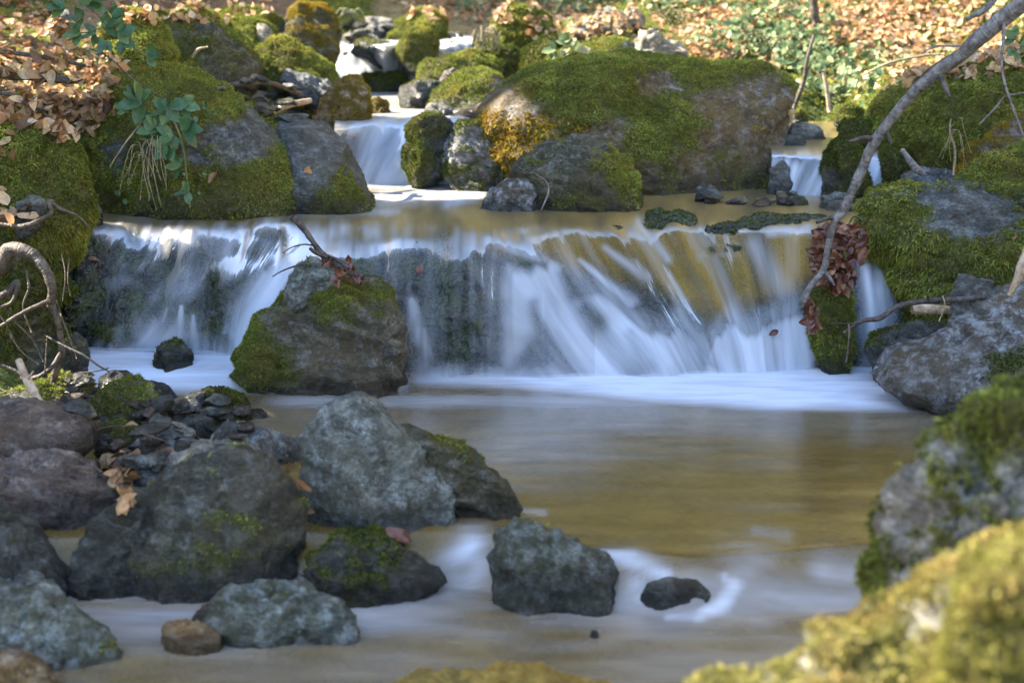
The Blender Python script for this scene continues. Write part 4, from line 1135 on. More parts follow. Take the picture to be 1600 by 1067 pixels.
rock("boulder", [(1372, 915), (1386, 850), (1420, 775), (1470, 715), (1535, 660), (1570, 610), (1610, 585), (1720, 540), (1720, 980), (1500, 985), (1390, 950)],
     "blurred mossy boulder with white lichen patches rising at the near bank", R_PALE, -.1, T=.25, Y=2.75, moss=.5, mossdir=(-.2, 0, -.1), seed=17, frond=1.4, rough=1.5)
rock("boulder", [(1085, 1120), (1130, 1092), (1200, 1062), (1280, 1035), (1350, 1000), (1410, 968), (1470, 945), (1530, 908), (1600, 868), (1720, 830), (1720, 1290), (1085, 1290)],
     "very near sunlit boulder with orange and green moss", R_PALE, -.1, T=.2, Y=2.05, moss=.5, moss_mat=MOSS_Y, seed=19, frond=1.2, bright=.0, rough=1.1, patch=[(1480, 960, 120, 30, -.6)])
rock("boulder", [(1470, 1110), (1480, 1040), (1505, 985), (1545, 930), (1600, 888), (1720, 860), (1720, 1290), (1480, 1290)], "nearest golden moss cushion spilling over the sunlit boulder", R_ORANGE, -.1, T=.14, Y=1.78, moss=1.0, moss_mat=MOSS_Y, seed=20, frond=1.2, bright=-.1)
rock("boulder", [(575, 1110), (640, 1082), (740, 1066), (860, 1068), (960, 1086), (1000, 1110), (960, 1190), (620, 1190)], "golden yellow boulder top just showing above the near water", R_GOLD, -.1, T=.16, Y=2.92, moss=.0, wet=-.2)
# -- left bank
rock("boulder", [(-80, 205), (0, 196), (50, 200), (95, 222), (125, 262), (140, 310), (136, 345), (110, 385), (60, 395), (0, 380), (-80, 380)], "moss covered earth hump above the tangled roots", R_OLIVE, .3, T=.25, Y=5.75, moss=.9, frond=1.25, droop=.35, cat="mound", bright=-.02, dens=1.2)
rock("boulder", [(-80, 370), (0, 365), (50, 382), (92, 410), (100, 460), (96, 520), (112, 590), (110, 645), (40, 660), (-80, 660)], "dark mossy earth face behind the tangled roots", R_OLIVE, .0, T=.25, Y=5.5, moss=.5, moss_mat=MOSS_D, frond=1.2, droop=.4, cat="mound", rough=1.6)
rock("rock", [(16, 340), (25, 318), (45, 305), (68, 308), (75, 325), (60, 345), (35, 350)], "small grey stone sitting on the moss above the roots", R_GREY, .6, Y=5.4, T=.05, moss=0)
rock("rock", [(130, 345), (132, 322), (144, 307), (158, 325), (160, 342), (148, 348)], "upright blue slate chip at the left edge of the lip", R_BLUE, UP, moss=0, facets=12)
rock("stone", [(80, 45), (88, 25), (102, 15), (118, 30), (125, 48), (105, 52)], "blue grey stone among the leaves beside the upper bramble", R_BLUE, 1.0, Y=6.9, moss=0)


# ------------------------------------------------------------------ branches, roots, sticks
def catmull(P, n=6):
    P = np.array(P, float)
    Q = np.concatenate([[2 * P[0] - P[1]], P, [2 * P[-1] - P[-2]]])
    o = []
    for i in range(1, len(Q) - 2):
        for k in range(n):
            t = k / n
            a, b, c, d = Q[i - 1], Q[i], Q[i + 1], Q[i + 2]
            o.append(.5 * ((2 * b) + (c - a) * t + (2 * a - 5 * b + 4 * c - d) * t * t + (3 * b - a - 3 * c + d) * t ** 3))
    o.append(Q[-2])
    return np.array(o)


def tube(pts, rads, seg=10, n=6, bump=.12, seed=0):
    C = catmull(np.concatenate([np.array(pts, float), np.array(rads, float)[:, None]], 1), n)
    R = np.maximum(C[:, 3], .0004)
    C = C[:, :3]
    T = np.gradient(C, axis=0)
    T /= np.maximum(np.linalg.norm(T, axis=1, keepdims=True), 1e-9)
    up = np.array([.1, 1, .2])
    A = np.cross(T, up)
    A /= np.maximum(np.linalg.norm(A, axis=1, keepdims=True), 1e-9)
    B = np.cross(T, A)
    th = np.linspace(0, 2 * math.pi, seg, endpoint=False)
    ring = A[:, None] * np.cos(th)[None, :, None] + B[:, None] * np.sin(th)[None, :, None]
    V = C[:, None] + ring * R[:, None, None]
    V = V + ring * (fbm(V / np.maximum(R.mean(), .002) * .45 + seed, 3, seed)[..., None]) * R[:, None, None] * bump
    m = len(C)
    ln = np.concatenate([[0], np.cumsum(np.linalg.norm(np.diff(C, axis=0), axis=1))])
    V = V.reshape(-1, 3)
    i = np.arange(m * seg).reshape(m, seg)
    j = np.roll(i, -1, 1)
    F = np.stack([i[:-1], i[1:], j[1:], j[:-1]], -1).reshape(-1, 4)
    V = np.concatenate([V, C[:1] - T[:1] * R[0] * .4, C[-1:] + T[-1:] * R[-1] * .4])
    a, b = m * seg, m * seg + 1
    caps = np.array([[a, j[0, k], i[0, k]] for k in range(seg)] + [[b, i[-1, k], j[-1, k]] for k in range(seg)])
    tint = np.concatenate([np.repeat(ln, seg), [0, ln[-1]]])
    return V, [F[:, ::-1], caps[:, ::-1]], tint


def px_tube(name, path, mat, parent=None, seg=10, n=6, bump=.15, seed=1, origin=None):
    """path rows: px, py, depth, thickness in px"""
    pts = np.array([PY(p[0], p[1], p[2]) for p in path])
    rad = [p[3] / FX * p[2] / 2 for p in path]
    V, F, t = tube(pts, rad, seg, n, bump, seed)
    org = np.array(origin) if origin is not None else pts[-1]
    me = mesh_np(name, V - org, F, attrs={"tint": t})
    if parent is None:
        return link(name, me, mat, loc=org)
    return link(name, me, mat, parent=parent)


def stick_thing(name, paths, mats, label, cat, part="twig", group=None, **kw):
    o = px_tube(name, paths[0], mats[0], **kw)
    org = np.array(o.location)
    for k, p in enumerate(paths[1:]):
        px_tube(part, p, mats[min(k + 1, len(mats) - 1)], parent=o, origin=org, seg=7, seed=k + 3)
    return tag(o, label, cat, group)


Yb = 5.25
stick_thing("fallen_branch", [
    [(1650, -32, 5.0, 30), (1600, 5, 5.05, 27), (1571, 26, 5.08, 26), (1528, 62, 5.12, 25), (1500, 88, 5.15, 20), (1472, 107, 5.18, 21), (1440, 133, 5.2, 18), (1413, 161, 5.23, 17), (1384, 197, 5.25, 16), (1361, 232, 5.28, 17), (1350, 258, 5.29, 15), (1341, 279, 5.3, 17), (1331, 300, 5.3, 13), (1318, 328, 5.31, 15), (1303, 349, 5.32, 12), (1292, 395, 5.35, 10), (1287, 421, 5.36, 11), (1266, 448, 5.37, 10), (1254, 470, 5.38, 11)],
    [(1468, 112, 5.18, 11), (1474, 128, 5.15, 9), (1479, 142, 5.13, 8), (1484, 152, 5.12, 4)],
    [(1362, 217, 5.27, 9), (1350, 216, 5.24, 8), (1336, 219, 5.22, 6), (1325, 223, 5.2, 4)],
    [(1384, 205, 5.25, 8), (1390, 218, 5.23, 6), (1393, 226, 5.22, 4)],
    [(1304, 340, 5.32, 9), (1292, 342, 5.3, 7), (1276, 348, 5.28, 5)],
    [(1569, 30, 5.08, 6), (1568, 60, 5.0, 5), (1565, 98, 4.95, 4), (1571, 135, 4.92, 4), (1585, 175, 4.9, 4), (1600, 215, 4.88, 3)],
    [(1570, 150, 4.93, 3), (1556, 168, 4.93, 3), (1530, 195, 4.93, 2)],
    [(1570, 150, 4.93, 3), (1590, 147, 4.93, 2.5), (1610, 143, 4.93, 2)],
    [(1500, 72, 5.13, 4), (1462, 73, 5.1, 3), (1440, 84, 5.1, 2)],
    [(1290, 425, 5.36, 7), (1298, 436, 5.33, 5), (1304, 446, 5.32, 3)]],
    [B_GREY, B_DARK, B_DARK, B_DARK, B_DARK, B_GREY], "long grey bare branch slanting down across the stream to the waterfall", "branch", seg=18, bump=.10)
stick_thing("fallen_branch", [
    [(1318, 520, 5.2, 4), (1345, 502, 5.2, 7), (1375, 497, 5.2, 9), (1400, 480, 5.2, 9), (1440, 471, 5.2, 9), (1490, 468, 5.2, 9), (1540, 464, 5.2, 8)],
    [(1452, 470, 5.2, 5), (1449, 462, 5.18, 4)], [(1345, 502, 5.2, 3), (1330, 505, 5.18, 2), (1295, 505, 5.18, 1.5)],
    [(1458, 473, 5.2, 3), (1475, 464, 5.16, 2.5), (1492, 455, 5.14, 2)]],
    [B_DARK], "dark wet thin branch lying across the slim fall and the shaded hollow", "branch")
o = px_tube("driftwood_stick", [(1425, 484, 5.35, 14), (1450, 483, 5.35, 16), (1485, 485, 5.35, 14)], B_PALE, seed=4)
tag(o, "short orange brown stick lodged under the dark wet branch", "stick")
stick_thing("bare_twig", [[(1326, 505, 5.15, 3), (1327, 525, 5.14, 4), (1322, 566, 5.13, 3)]], [B_ROOT], "thin brown twig hanging down before the green mossy block", "twig")
stick_thing("bare_twig", [[(1473, 462, 5.15, 2), (1476, 478, 5.12, 2), (1467, 502, 5.12, 2)]], [B_STRAW], "thin pale twig curling before the shaded hollow", "twig")
stick_thing("broken_stick", [[(1578, 462, 5.0, 10), (1588, 440, 5.0, 14), (1600, 410, 5.02, 20), (1612, 380, 5.05, 22)]], [B_PALE], "splintered brown wood stub at the edge beside the mottled slab", "stick", bump=.3)
stick_thing("broken_stick", [
    [(457, 340, 5.3, 10), (470, 352, 5.3, 10), (485, 372, 5.3, 9), (505, 398, 5.3, 10), (530, 418, 5.3, 9), (552, 428, 5.3, 9), (568, 432, 5.3, 6)],
    [(484, 388, 5.28, 6), (496, 396, 5.28, 7), (512, 402, 5.28, 5)],
    [(490, 384, 5.3, 3), (475, 382, 5.28, 2.5), (455, 387, 5.26, 2), (441, 396, 5.25, 2)],
    [(475, 412, 5.27, 4), (455, 418, 5.24, 3), (440, 424, 5.22, 2.5), (426, 432, 5.2, 2)],
    [(512, 400, 5.3, 6), (530, 408, 5.27, 7), (545, 420, 5.25, 5)]], [B_DARK], "dark broken stick wedged upright on top of the big mossy boulder", "stick", seg=12, bump=.3)
# roots on the near bank
roots = empty("tree_roots", PY(60, 640, 5.1))
ro = np.array(roots.location)
for k, p in enumerate([
    [(-30, 440, 5.15, 26), (0, 415, 5.12, 26), (20, 390, 5.1, 24), (49, 398, 5.08, 20), (70, 420, 5.06, 17), (82, 448, 5.05, 15), (79, 474, 5.05, 14), (90, 497, 5.05, 12), (96, 543, 5.05, 11), (89, 572, 5.05, 12), (82, 600, 5.05, 10)],
    [(-30, 525, 5.0, 6), (0, 510, 5.0, 6), (33, 490, 5.0, 6), (72, 472, 5.02, 7), (84, 476, 5.05, 6)],
    [(-20, 350, 5.2, 8), (10, 352, 5.2, 8), (35, 354, 5.18, 8), (60, 345, 5.17, 8), (80, 332, 5.17, 7), (76, 315, 5.2, 6), (84, 314, 5.2, 5)],
    [(78, 316, 5.2, 6), (98, 328, 5.2, 6), (120, 337, 5.2, 4), (140, 356, 5.2, 3), (155, 380, 5.2, 2)],
    [(-20, 470, 5.1, 15), (8, 460, 5.1, 14), (28, 440, 5.1, 9), (20, 470, 5.08, 6), (0, 480, 5.08, 5)],
    [(96, 550, 5.03, 7), (80, 575, 5.0, 8), (55, 590, 5.0, 8), (30, 592, 5.0, 7)],
    [(60, 570, 5.0, 3), (30, 545, 5.0, 3), (5, 500, 5.0, 3), (-20, 480, 5, 3)],
    [(74, 525, 5.0, 3), (72, 560, 5.0, 3), (70, 590, 5.0, 3)],
    [(20, 500, 5.0, 2.5), (50, 530, 4.98, 2.5), (68, 565, 4.98, 2)],
    [(96, 395, 5.25, 2), (102, 430, 5.2, 2), (98, 470, 5.2, 1.6)], [(108, 400, 5.25, 2), (106, 440, 5.2, 2), (110, 462, 5.2, 1.6)],
    [(88, 470, 5.1, 3), (98, 500, 5.0, 2.5), (110, 530, 5.0, 2.5), (120, 560, 5, 2)],
    [(40, 420, 5.08, 5), (45, 450, 5.06, 4), (36, 480, 5.06, 3), (50, 520, 5.05, 3)],
    [(0, 570, 4.95, 5), (25, 580, 4.95, 6), (55, 600, 4.93, 6), (90, 605, 4.95, 6)], [(10, 600, 4.95, 2), (30, 625, 4.93, 2), (50, 640, 4.93, 2)], [(-10, 620, 4.9, 2.5), (20, 610, 4.9, 2.5), (45, 625, 4.9, 2)]]):
    px_tube("root", p, B_ROOT, parent=roots, origin=ro, seed=k + 20, bump=.3, seg=9)
tag(roots, "tangled bare tree roots hanging from the eroded bank", "roots")
stick_thing("bare_twig", [[(70, 524, 5.0, 3), (100, 540, 4.95, 3), (131, 555, 4.9, 3.5), (155, 572, 4.87, 3.5), (172, 581, 4.86, 2)], [(170, 575, 4.86, 2), (150, 580, 4.87, 2), (120, 582, 4.9, 1.5)]], [B_DARK], "thin red brown twig reaching from the roots towards the foam", "twig")
stick_thing("driftwood_stick", [[(29, 562, 4.75, 11), (38, 585, 4.72, 14), (49, 605, 4.7, 15), (60, 625, 4.68, 14), (70, 640, 4.66, 14)], [(44, 592, 4.7, 5), (52, 580, 4.68, 3)]], [B_PALE], "pale stripped stick standing on the purple brown boulder", "stick", bump=.2)
stick_thing("driftwood_stick", [[(410, 694, 4.2, 12), (418, 708, 4.18, 17), (430, 728, 4.16, 18), (441, 748, 4.14, 13)]], [B_ROOT], "short brown wood piece stuck between the pale slab and tall boulder", "stick", bump=.25)
for k, (p, l, mt) in enumerate([
    ([(-20, 78, 6.3, 6), (30, 84, 6.3, 7), (80, 92, 6.3, 7), (133, 103, 6.3, 5)], "long thin brown stick lying on the leaf litter", B_ROOT),
    ([(-10, 120, 6.0, 12), (40, 118, 6.0, 15), (90, 124, 6.0, 14), (132, 128, 6.0, 8)], "thick dark red rotten stick across the leaf litter", B_ROOT),
    ([(-10, 145, 5.9, 5), (30, 152, 5.9, 6), (60, 172, 5.88, 5), (80, 185, 5.88, 4)], "crooked dark root running under the dead leaves", B_DARK),
    ([(27, 158, 5.85, 6), (45, 163, 5.85, 9), (68, 170, 5.85, 7)], "short violet grey stick end among the dead leaves", B_GREY),
    ([(265, 160, 6.0, 1.8), (215, 130, 6.1, 2.4), (170, 90, 6.3, 2.4), (140, 76, 6.4, 2)], "thin arching bramble runner above the mossy boulder", B_ROOT),
    ([(172, 260, 5.85, 2), (195, 225, 5.85, 2.4), (222, 190, 5.9, 2)], "thin straw coloured stalk against the mossy boulder's side", B_STRAW),
    ([(1350, 200, 7.3, 4), (1372, 172, 7.2, 4), (1395, 140, 7.2, 4), (1420, 112, 7.3, 3)], "pale dry stem leaning by the side cascade", B_STRAW),
    ([(1342, 208, 7.2, 3), (1352, 185, 7.2, 4), (1362, 160, 7.2, 3)], "short red brown stem beside the pale dry stem", B_ROOT),
    ([(1240, 170, 7.9, 7), (1255, 130, 7.9, 8), (1262, 90, 7.9, 6), (1272, 55, 8, 5)], "grey weathered stem rising behind the biggest boulder's end", B_ROOT),
    ([(1296, 175, 7.8, 6), (1292, 140, 7.8, 7), (1286, 110, 7.8, 5)], "short whitish weathered stem above the golden pool", B_PALE),
    ([(1345, 120, 7.8, 3), (1385, 100, 7.7, 4), (1440, 88, 7.7, 4), (1475, 85, 7.7, 3)], "pale dry twig arching over the bank plants", B_STRAW),
    ([(1425, 135, 7.0, 6), (1460, 105, 6.9, 8), (1500, 80, 6.8, 6), (1540, 60, 6.8, 5)], "brown dead stem lying behind the long grey branch", B_ROOT),
    ([(1410, 235, 6.2, 8), (1430, 262, 6.1, 12), (1443, 272, 6.1, 9)], "short broken grey stick leaning on the low dark blue boulder", B_GREY),
    ([(1490, 274, 6.1, 5), (1492, 235, 6.1, 4), (1484, 205, 6.1, 3), (1486, 185, 6.1, 2)], "dry bent reed stalk before the moss mound", B_STRAW),
    ([(1560, -10, 7.2, 10), (1540, 15, 7.2, 10), (1510, 30, 7.2, 6)], "grey twig end high behind the branch's thick end", B_GREY),
    ([(1275, 36, 9.3, 12), (1272, 10, 9.3, 14), (1270, -40, 9.3, 14)], "slim dark sapling trunk on the far bank", B_ROOT),
    ([(300, 90, 7.2, 4), (310, 78, 7.2, 5), (325, 74, 7.2, 3)], "yellow lichen twig over the upper boulders", B_STRAW),
    ([(345, 135, 6.6, 6), (375, 132, 6.6, 10), (420, 130, 6.7, 8), (470, 148, 6.9, 7)], "mossy log piece lying along the gravel shelf", B_ROOT),
    ([(430, 175, 6.9, 9), (450, 165, 6.9, 11), (485, 158, 7, 8)], "pale log end beside the orange brown rock", B_PALE),
    ([(845, 330, 5.9, 2), (857, 300, 6.0, 3), (852, 282, 6.0, 2), (835, 272, 6.0, 1.5)], "tiny pale twig beside the pointed olive boulder", B_GREY),
    ([(1348, 345, 5.5, 3), (1335, 338, 5.5, 3), (1325, 352, 5.5, 2)], "small dark twig beside the leaf clump's top", B_DARK),
    ([(150, 672, 4.4, 3), (190, 665, 4.4, 3), (230, 680, 4.35, 3), (262, 690, 4.35, 2)], "grey thin twig across the pebble bank", B_ROOT)]):
    stick_thing("dry_stem" if mt in (B_STRAW,) else "bare_twig", [p], [mt], l, "stem" if mt is B_STRAW else "twig", seed=60 + k, bump=.25)

bpy.context.view_layer.update()
DG = bpy.context.evaluated_depsgraph_get()


def cast(px, py):
    dx, dy, dz = ray(px, py)
    d = Vector((float(dx), float(dy), float(dz))).normalized()
    ok, loc, nrm, idx, ob, _ = S.ray_cast(DG, Vector(CAM), d)
    if not ok:
        return None
    if nrm.dot(d) > 0:
        nrm = -nrm
    root = ob
    while root.parent:
        root = root.parent
    return np.array(loc), np.array(nrm), root


def inpoly(x, y, poly):
    c = False
    n = len(poly)
    for i in range(n):
        x1, y1 = poly[i]
        x2, y2 = poly[(i + 1) % n]
        if (y1 > y) != (y2 > y) and x < (x2 - x1) * (y - y1) / (y2 - y1) + x1:
            c = not c
    return c


# ------------------------------------------------------------------ leaves
def leaf_template(seed, L=1.0, wid=.42, nl=7, nw=5, curl=.35, fold=.25, serr=0.0, flat=False):
    r = np.random.default_rng(seed)
    t = np.linspace(0, 1, nl)
    wv = wid * np.sin(math.pi * np.clip(t, 0, 1) ** .85) ** .8
    wv[0] = .02
    wv[-1] = .01
    if serr:
        wv = wv * (1 + serr * (np.arange(nl) % 2) * np.sin(math.pi * t))
    s = np.linspace(-1, 1, nw)
    x = (t[:, None] - .5) * L * np.ones(nw)
    y = wv[:, None] * s[None, :] * L * .5 * 2
    c1, c2, c3 = r.uniform(-1, 1), r.uniform(.3, 1), r.uniform(-1, 1)
    z = curl * c1 * (t[:, None] - .5) ** 2 * L + fold * c2 * np.abs(s[None, :]) * wv[:, None] * L + curl * .4 * c3 * np.sin(t[:, None] * 6 + s[None, :] * 2) * wv[:, None]
    V = np.stack([x, y, z], -1).reshape(-1, 3)
    return V, grid_faces(nl, nw)


def basis(n, ang, tilt, r):
    n = n + r.normal(0, tilt, 3)
    n /= np.linalg.norm(n)
    a = np.cross(n, [0.3, 1, .2])
    a /= np.linalg.norm(a)
    b = np.cross(n, a)
    u = a * math.cos(ang) + b * math.sin(ang)
    v = np.cross(n, u)
    return np.stack([u, v, n], 1)


DEADT = [leaf_template(k, 1, .22 + .035 * (k % 3), curl=1.1, fold=.6) for k in range(7)]
GREENT = [leaf_template(20 + k, 1, .30, nl=13, curl=.45, fold=.4, serr=.2) for k in range(4)]


def scatter_things(name, regions, size, templates, mat, label, cat, group, tilt=.45, lift=.008, allow=None, seed=5):
    r = np.random.default_rng(seed)
    mes = []
    for V, F in templates:
        me = mesh_np(name, V, F, attrs={"tint": np.zeros(len(V))})
        me.materials.append(mat)
        mes.append(me)
    cnt = 0
    pts = []
    for poly, k in regions:
        xs_, ys_ = [p[0] for p in poly], [p[1] for p in poly]
        got = tries = 0
        while got < k and tries < k * 8:
            tries += 1
            x, y = r.uniform(min(xs_), max(xs_)), r.uniform(min(ys_), max(ys_))
            if not inpoly(x, y, poly):
                continue
            h = cast(x, y)
            if h is None or (allow and not allow(h[2])):
                continue
            pts.append(h)
            got += 1
    dark_me = {}
    for P, n, hit in pts:
        nn = n * .4 + np.array([0, -.15, .6])
        nn /= np.linalg.norm(nn)
        B = basis(nn, r.uniform(0, 6.28), tilt, r)
        s = size * r.uniform(.7, 1.25)
        kk = int(r.integers(len(mes)))
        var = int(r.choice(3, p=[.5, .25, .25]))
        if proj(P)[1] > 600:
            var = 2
        me = mes[kk]
        if var:
            if (kk, var) not in dark_me:
                dark_me[(kk, var)] = mes[kk].copy()
                dark_me[(kk, var)].materials.clear()
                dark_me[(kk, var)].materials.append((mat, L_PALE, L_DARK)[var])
            me = dark_me[(kk, var)]
        ppx, ppy = proj(P)
        zone = ("in the crevice of the stone pile" if ppy > 600 else "beside the roots" if ppy > 285 else "on the moss hump above the roots" if ppy > 200 else
                "below the thick rotten stick" if ppy > 130 and ppx < 130 else "on the slope's edge by the bramble boulder" if ppx >= 130 and ppy > 110 else "between the two sticks of the litter" if ppy > 90 and ppx < 130
                else "under the upper bramble sprig" if ppx > 110 else "above the long thin stick")
        lab = ("dry brown", "bleached pale", "dark brown")[var] + " beech leaf " + zone
        o = bpy.data.objects.new(name, me)
        COL.objects.link(o)
        M4 = Matrix(((B[0, 0] * s, B[0, 1] * s, B[0, 2] * s, P[0] + nn[0] * lift * r.uniform(.3, 2.2)),
                     (B[1, 0] * s, B[1, 1] * s, B[1, 2] * s, P[1] + nn[1] * lift),
                     (B[2, 0] * s, B[2, 1] * s, B[2, 2] * s, P[2] + nn[2] * lift * r.uniform(.3, 3)), (0, 0, 0, 1)))
        o.matrix_world = M4
        tag(o, lab, cat, lab.replace('leaf', 'leaves'))
        cnt += 1
    return cnt


def scatter_stuff(name, regions, size, templates, mat, tilt=.5, lift=.01, seed=9, upright=0.0, allow=None, parent=None):
    r = np.random.default_rng(seed)
    VV, FF, TT = [], [], []
    off = 0
    for poly, k in regions:
        xs_, ys_ = [p[0] for p in poly], [p[1] for p in poly]
        got = tries = 0
        while got < k and tries < k * 5:
            tries += 1
            x, y = r.uniform(min(xs_), max(xs_)), r.uniform(min(ys_), max(ys_))
            if not inpoly(x, y, poly):
                continue
            h = cast(x, y)
            if h is None or (allow and not allow(h[2])):
                continue
            P, n, _ = h
            got += 1
            nn = n * .5 + np.array([0, -.2 - upright, .6])
            nn /= np.linalg.norm(nn)
            B = basis(nn, r.uniform(0, 6.28), tilt, r)
            V, F = templates[r.integers(len(templates))]
            s = size * r.uniform(.6, 1.3)
            VV.append((V * s) @ B.T + P + nn * lift * r.uniform(0, 2.5))
            FF.append(F + off)
            TT.append(np.full(len(V), r.random()))
            off += len(V)
    if not VV:
        return
    o = link(name, mesh_np(name, np.concatenate(VV), np.concatenate(FF), attrs={"tint": np.concatenate(TT)}), mat, kind="stuff")
    return o


land = lambda o: o.name.startswith("ground") or o.get("category") in ("mound",)
landrock = lambda o: o.name.startswith("ground") or o.get("category") in ("mound", "boulder", "stone", "rock")
LOWT = [(V, F) for V, F in [leaf_template(k, 1, .33, nl=4, nw=3, curl=.8, fold=.5) for k in range(5)]]
LOWG = [(V, F) for V, F in [leaf_template(k, 1, .30, nl=5, nw=3, curl=.5, fold=.45) for k in range(5)]]

bank = [(-10, 5), (60, 0), (110, 40), (150, 70), (205, 100), (180, 130), (190, 165), (150, 210), (100, 225), (60, 200), (-10, 190)]
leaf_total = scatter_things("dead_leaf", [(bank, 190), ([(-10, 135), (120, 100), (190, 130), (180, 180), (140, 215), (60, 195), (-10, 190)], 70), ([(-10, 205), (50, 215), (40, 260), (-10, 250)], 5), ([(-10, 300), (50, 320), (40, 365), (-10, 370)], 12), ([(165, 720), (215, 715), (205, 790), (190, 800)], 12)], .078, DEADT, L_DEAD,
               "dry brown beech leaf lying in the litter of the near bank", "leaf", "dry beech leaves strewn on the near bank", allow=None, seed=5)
scatter_stuff("leaf_litter", [(bank, 500), ([(160, 0), (420, 0), (430, 30), (200, 40)], 120), ([(820, 0), (1600, 0), (1600, 110), (1330, 150), (1250, 110), (1050, 95), (830, 90)], 1500),
                              ([(1060, 20), (1180, 20), (1160, 110), (1060, 100)], 500), ([(1300, 0), (1600, 0), (1560, 90), (1400, 130), (1300, 60)], 650), ([(600, 0), (800, 0), (800, 40), (640, 30)], 200),
                              ([(160, 715), (215, 715), (205, 790), (190, 800)], 50)], .05, LOWT, L_PALE, seed=11, allow=lambda o: landrock(o) and 'biggest boulder' not in o.get('label', ''))
scatter_stuff("ground_cover_leaves", [([(1040, 110), (1080, 60), (1170, 40), (1260, 60), (1330, 110), (1330, 170), (1240, 150), (1230, 115), (1120, 105)], 480),
                                      ([(1140, 20), (1300, 20), (1310, 130), (1160, 120)], 280), ([(1300, 90), (1420, 90), (1400, 180), (1310, 180)], 130), ([(840, 60), (930, 50), (960, 90), (850, 100)], 70), ([(700, 0), (1150, 0), (1100, 25), (720, 30)], 260),
                                      ([(1190, 0), (1300, 0), (1300, 50), (1190, 50)], 90)], .055, LOWG, L_IVY, tilt=.6, lift=.05, upright=.3, seed=13, allow=land)
scatter_stuff("ground_cover_leaves", [([(60, 40), (200, 30), (200, 110), (90, 110)], 40), ([(150, 170), (330, 170), (330, 320), (160, 320)], 60), ([(1540, 40), (1600, 40), (1600, 90), (1545, 90)], 12)], .028, LOWG, L_GREEN, tilt=.6, lift=.02, seed=15, allow=landrock)
# frond moss on the ground itself
Vt_, Ft_, mt_ = TERR
Nt_ = vnormals(Vt_, Ft_)
if Nt_[:, 2].mean() < 0:
    Nt_ = -Nt_
inview = (Vt_[:, 1] > 3.5) & (Vt_[:, 1] < 11.5) & (np.abs(Vt_[:, 0]) < 3.2)
fronds("moss", Vt_, Ft_, Nt_, mt_ * inview * (Vt_[:, 1] > 5.9), None, MOSS_G, 14000, .022, .0036, 0, 3, cap=130000, bright=.1).name = "ground_moss"
fronds("moss", Vt_, Ft_, Nt_, mt_ * inview * (Vt_[:, 1] <= 5.9), None, MOSS_D, 30000, .011, .0022, 0, 4, cap=30000).name = "ground_moss"


def litter_world(n, seed, mat, size, box, cond):
    r = np.random.default_rng(seed)
    x = r.uniform(box[0], box[1], n)
    y = r.uniform(box[2], box[3], n)
    z, ob, dl, dr = hland(x, y)
    nz = fbm(v2(x * 1.3, y * 1.3), 3, seed)
    ok = (ob > .9) & cond(x, y, dl, dr) & (nz > -.25)
    VV, FF, TT, off = [], [], [], 0
    for a, b, c in zip(x[ok], y[ok], z[ok]):
        V, F = LOWT[r.integers(len(LOWT))]
        B = basis(np.array([0, -.1, 1.0]), r.uniform(0, 6.28), .45, r)
        VV.append((V * size * r.uniform(.6, 1.3)) @ B.T + np.array([a, b, c + .012 + .02 * r.random()]))
        FF.append(F + off)
        TT.append(np.full(len(V), r.random()))
        off += len(V)
    return link("leaf_litter", mesh_np("leaf_litter", np.concatenate(VV), np.concatenate(FF), attrs={"tint": np.concatenate(TT)}), mat, kind="stuff")


litter_world(5200, 21, L_DEAD, .055, (1.5, 4.6, 2.0, 12.5), lambda x, y, dl, dr: (dr > .5) & ((x > 2.0) | (y > 9)))
litter_world(4200, 22, L_DEAD, .06, (-5.0, -1.8, 1.5, 12.5), lambda x, y, dl, dr: dl > .6)


def dead_leaf(px, py, size, ang, label, mat=L_DEAD, k=0, tilt=.3, nrm=None):
    h = cast(px, py)
    P, n, _ = h
    if nrm is not None:
        n = np.array(nrm, float)
    r = np.random.default_rng(int(px))
    B = basis(n / np.linalg.norm(n), ang, tilt, r)
    V, F = DEADT[k % 7]
    me = mesh_np("dead_leaf", (V * size) @ B.T, F, attrs={"tint": np.zeros(len(V))})
    o = link("dead_leaf", me, mat, loc=P + n * .012)
    return tag(o, label, "leaf")


dead_leaf(333, 281, .075, 1.5, "single pale brown leaf stuck on the bramble boulder's side", k=1)
dead_leaf(481, 268, .06, 1.4, "small pinkish dead leaf in the notch between two grey boulders", k=2)
dead_leaf(1585, 376, .05, .3, "small pale leaf lying on the broad mossy slab boulder", k=3)
dead_leaf(262, 708, .06, 1.2, "upright orange brown leaf leaning on the pale slab", L_BROWN, k=4, nrm=(0, -1, .3))
dead_leaf(464, 765, .075, 1.0, "long brown leaf hanging between the two biggest pile boulders", L_BROWN, k=5, nrm=(.8, -.7, .5))
dead_leaf(484, 796, .04, 1.5, "small brown leaf tip below the long hanging leaf", L_BROWN, k=6, nrm=(.5, -1, .2))
dead_leaf(450, 735, .05, .5, "curled brown leaf beside the short wood piece", L_BROWN, k=0, nrm=(0, -.7, .6))
dead_leaf(1235, 178, .05, 1.0, "bright orange leaf by the little golden pool", k=2, nrm=(0, -1, .2))
dead_leaf(143, 408, .06, .4, "dark red wet leaf clinging to the ledge's left shoulder", L_WET, 3)
dead_leaf(655, 425, .05, 1.5, "brown wet leaf plastered on the middle of the fall", L_WET, 4)
dead_leaf(1208, 520, .04, .6, "dark wet leaf caught in the right end of the curtain", L_WET, 5, nrm=(0, -1, .2))
dead_leaf(620, 838, .08, .1, "red brown wet leaf under the tall pale boulder", L_WET, 1)
dead_leaf(205, 668, .05, .1, "tan dead leaf on the stone with the green moss cap", k=2)

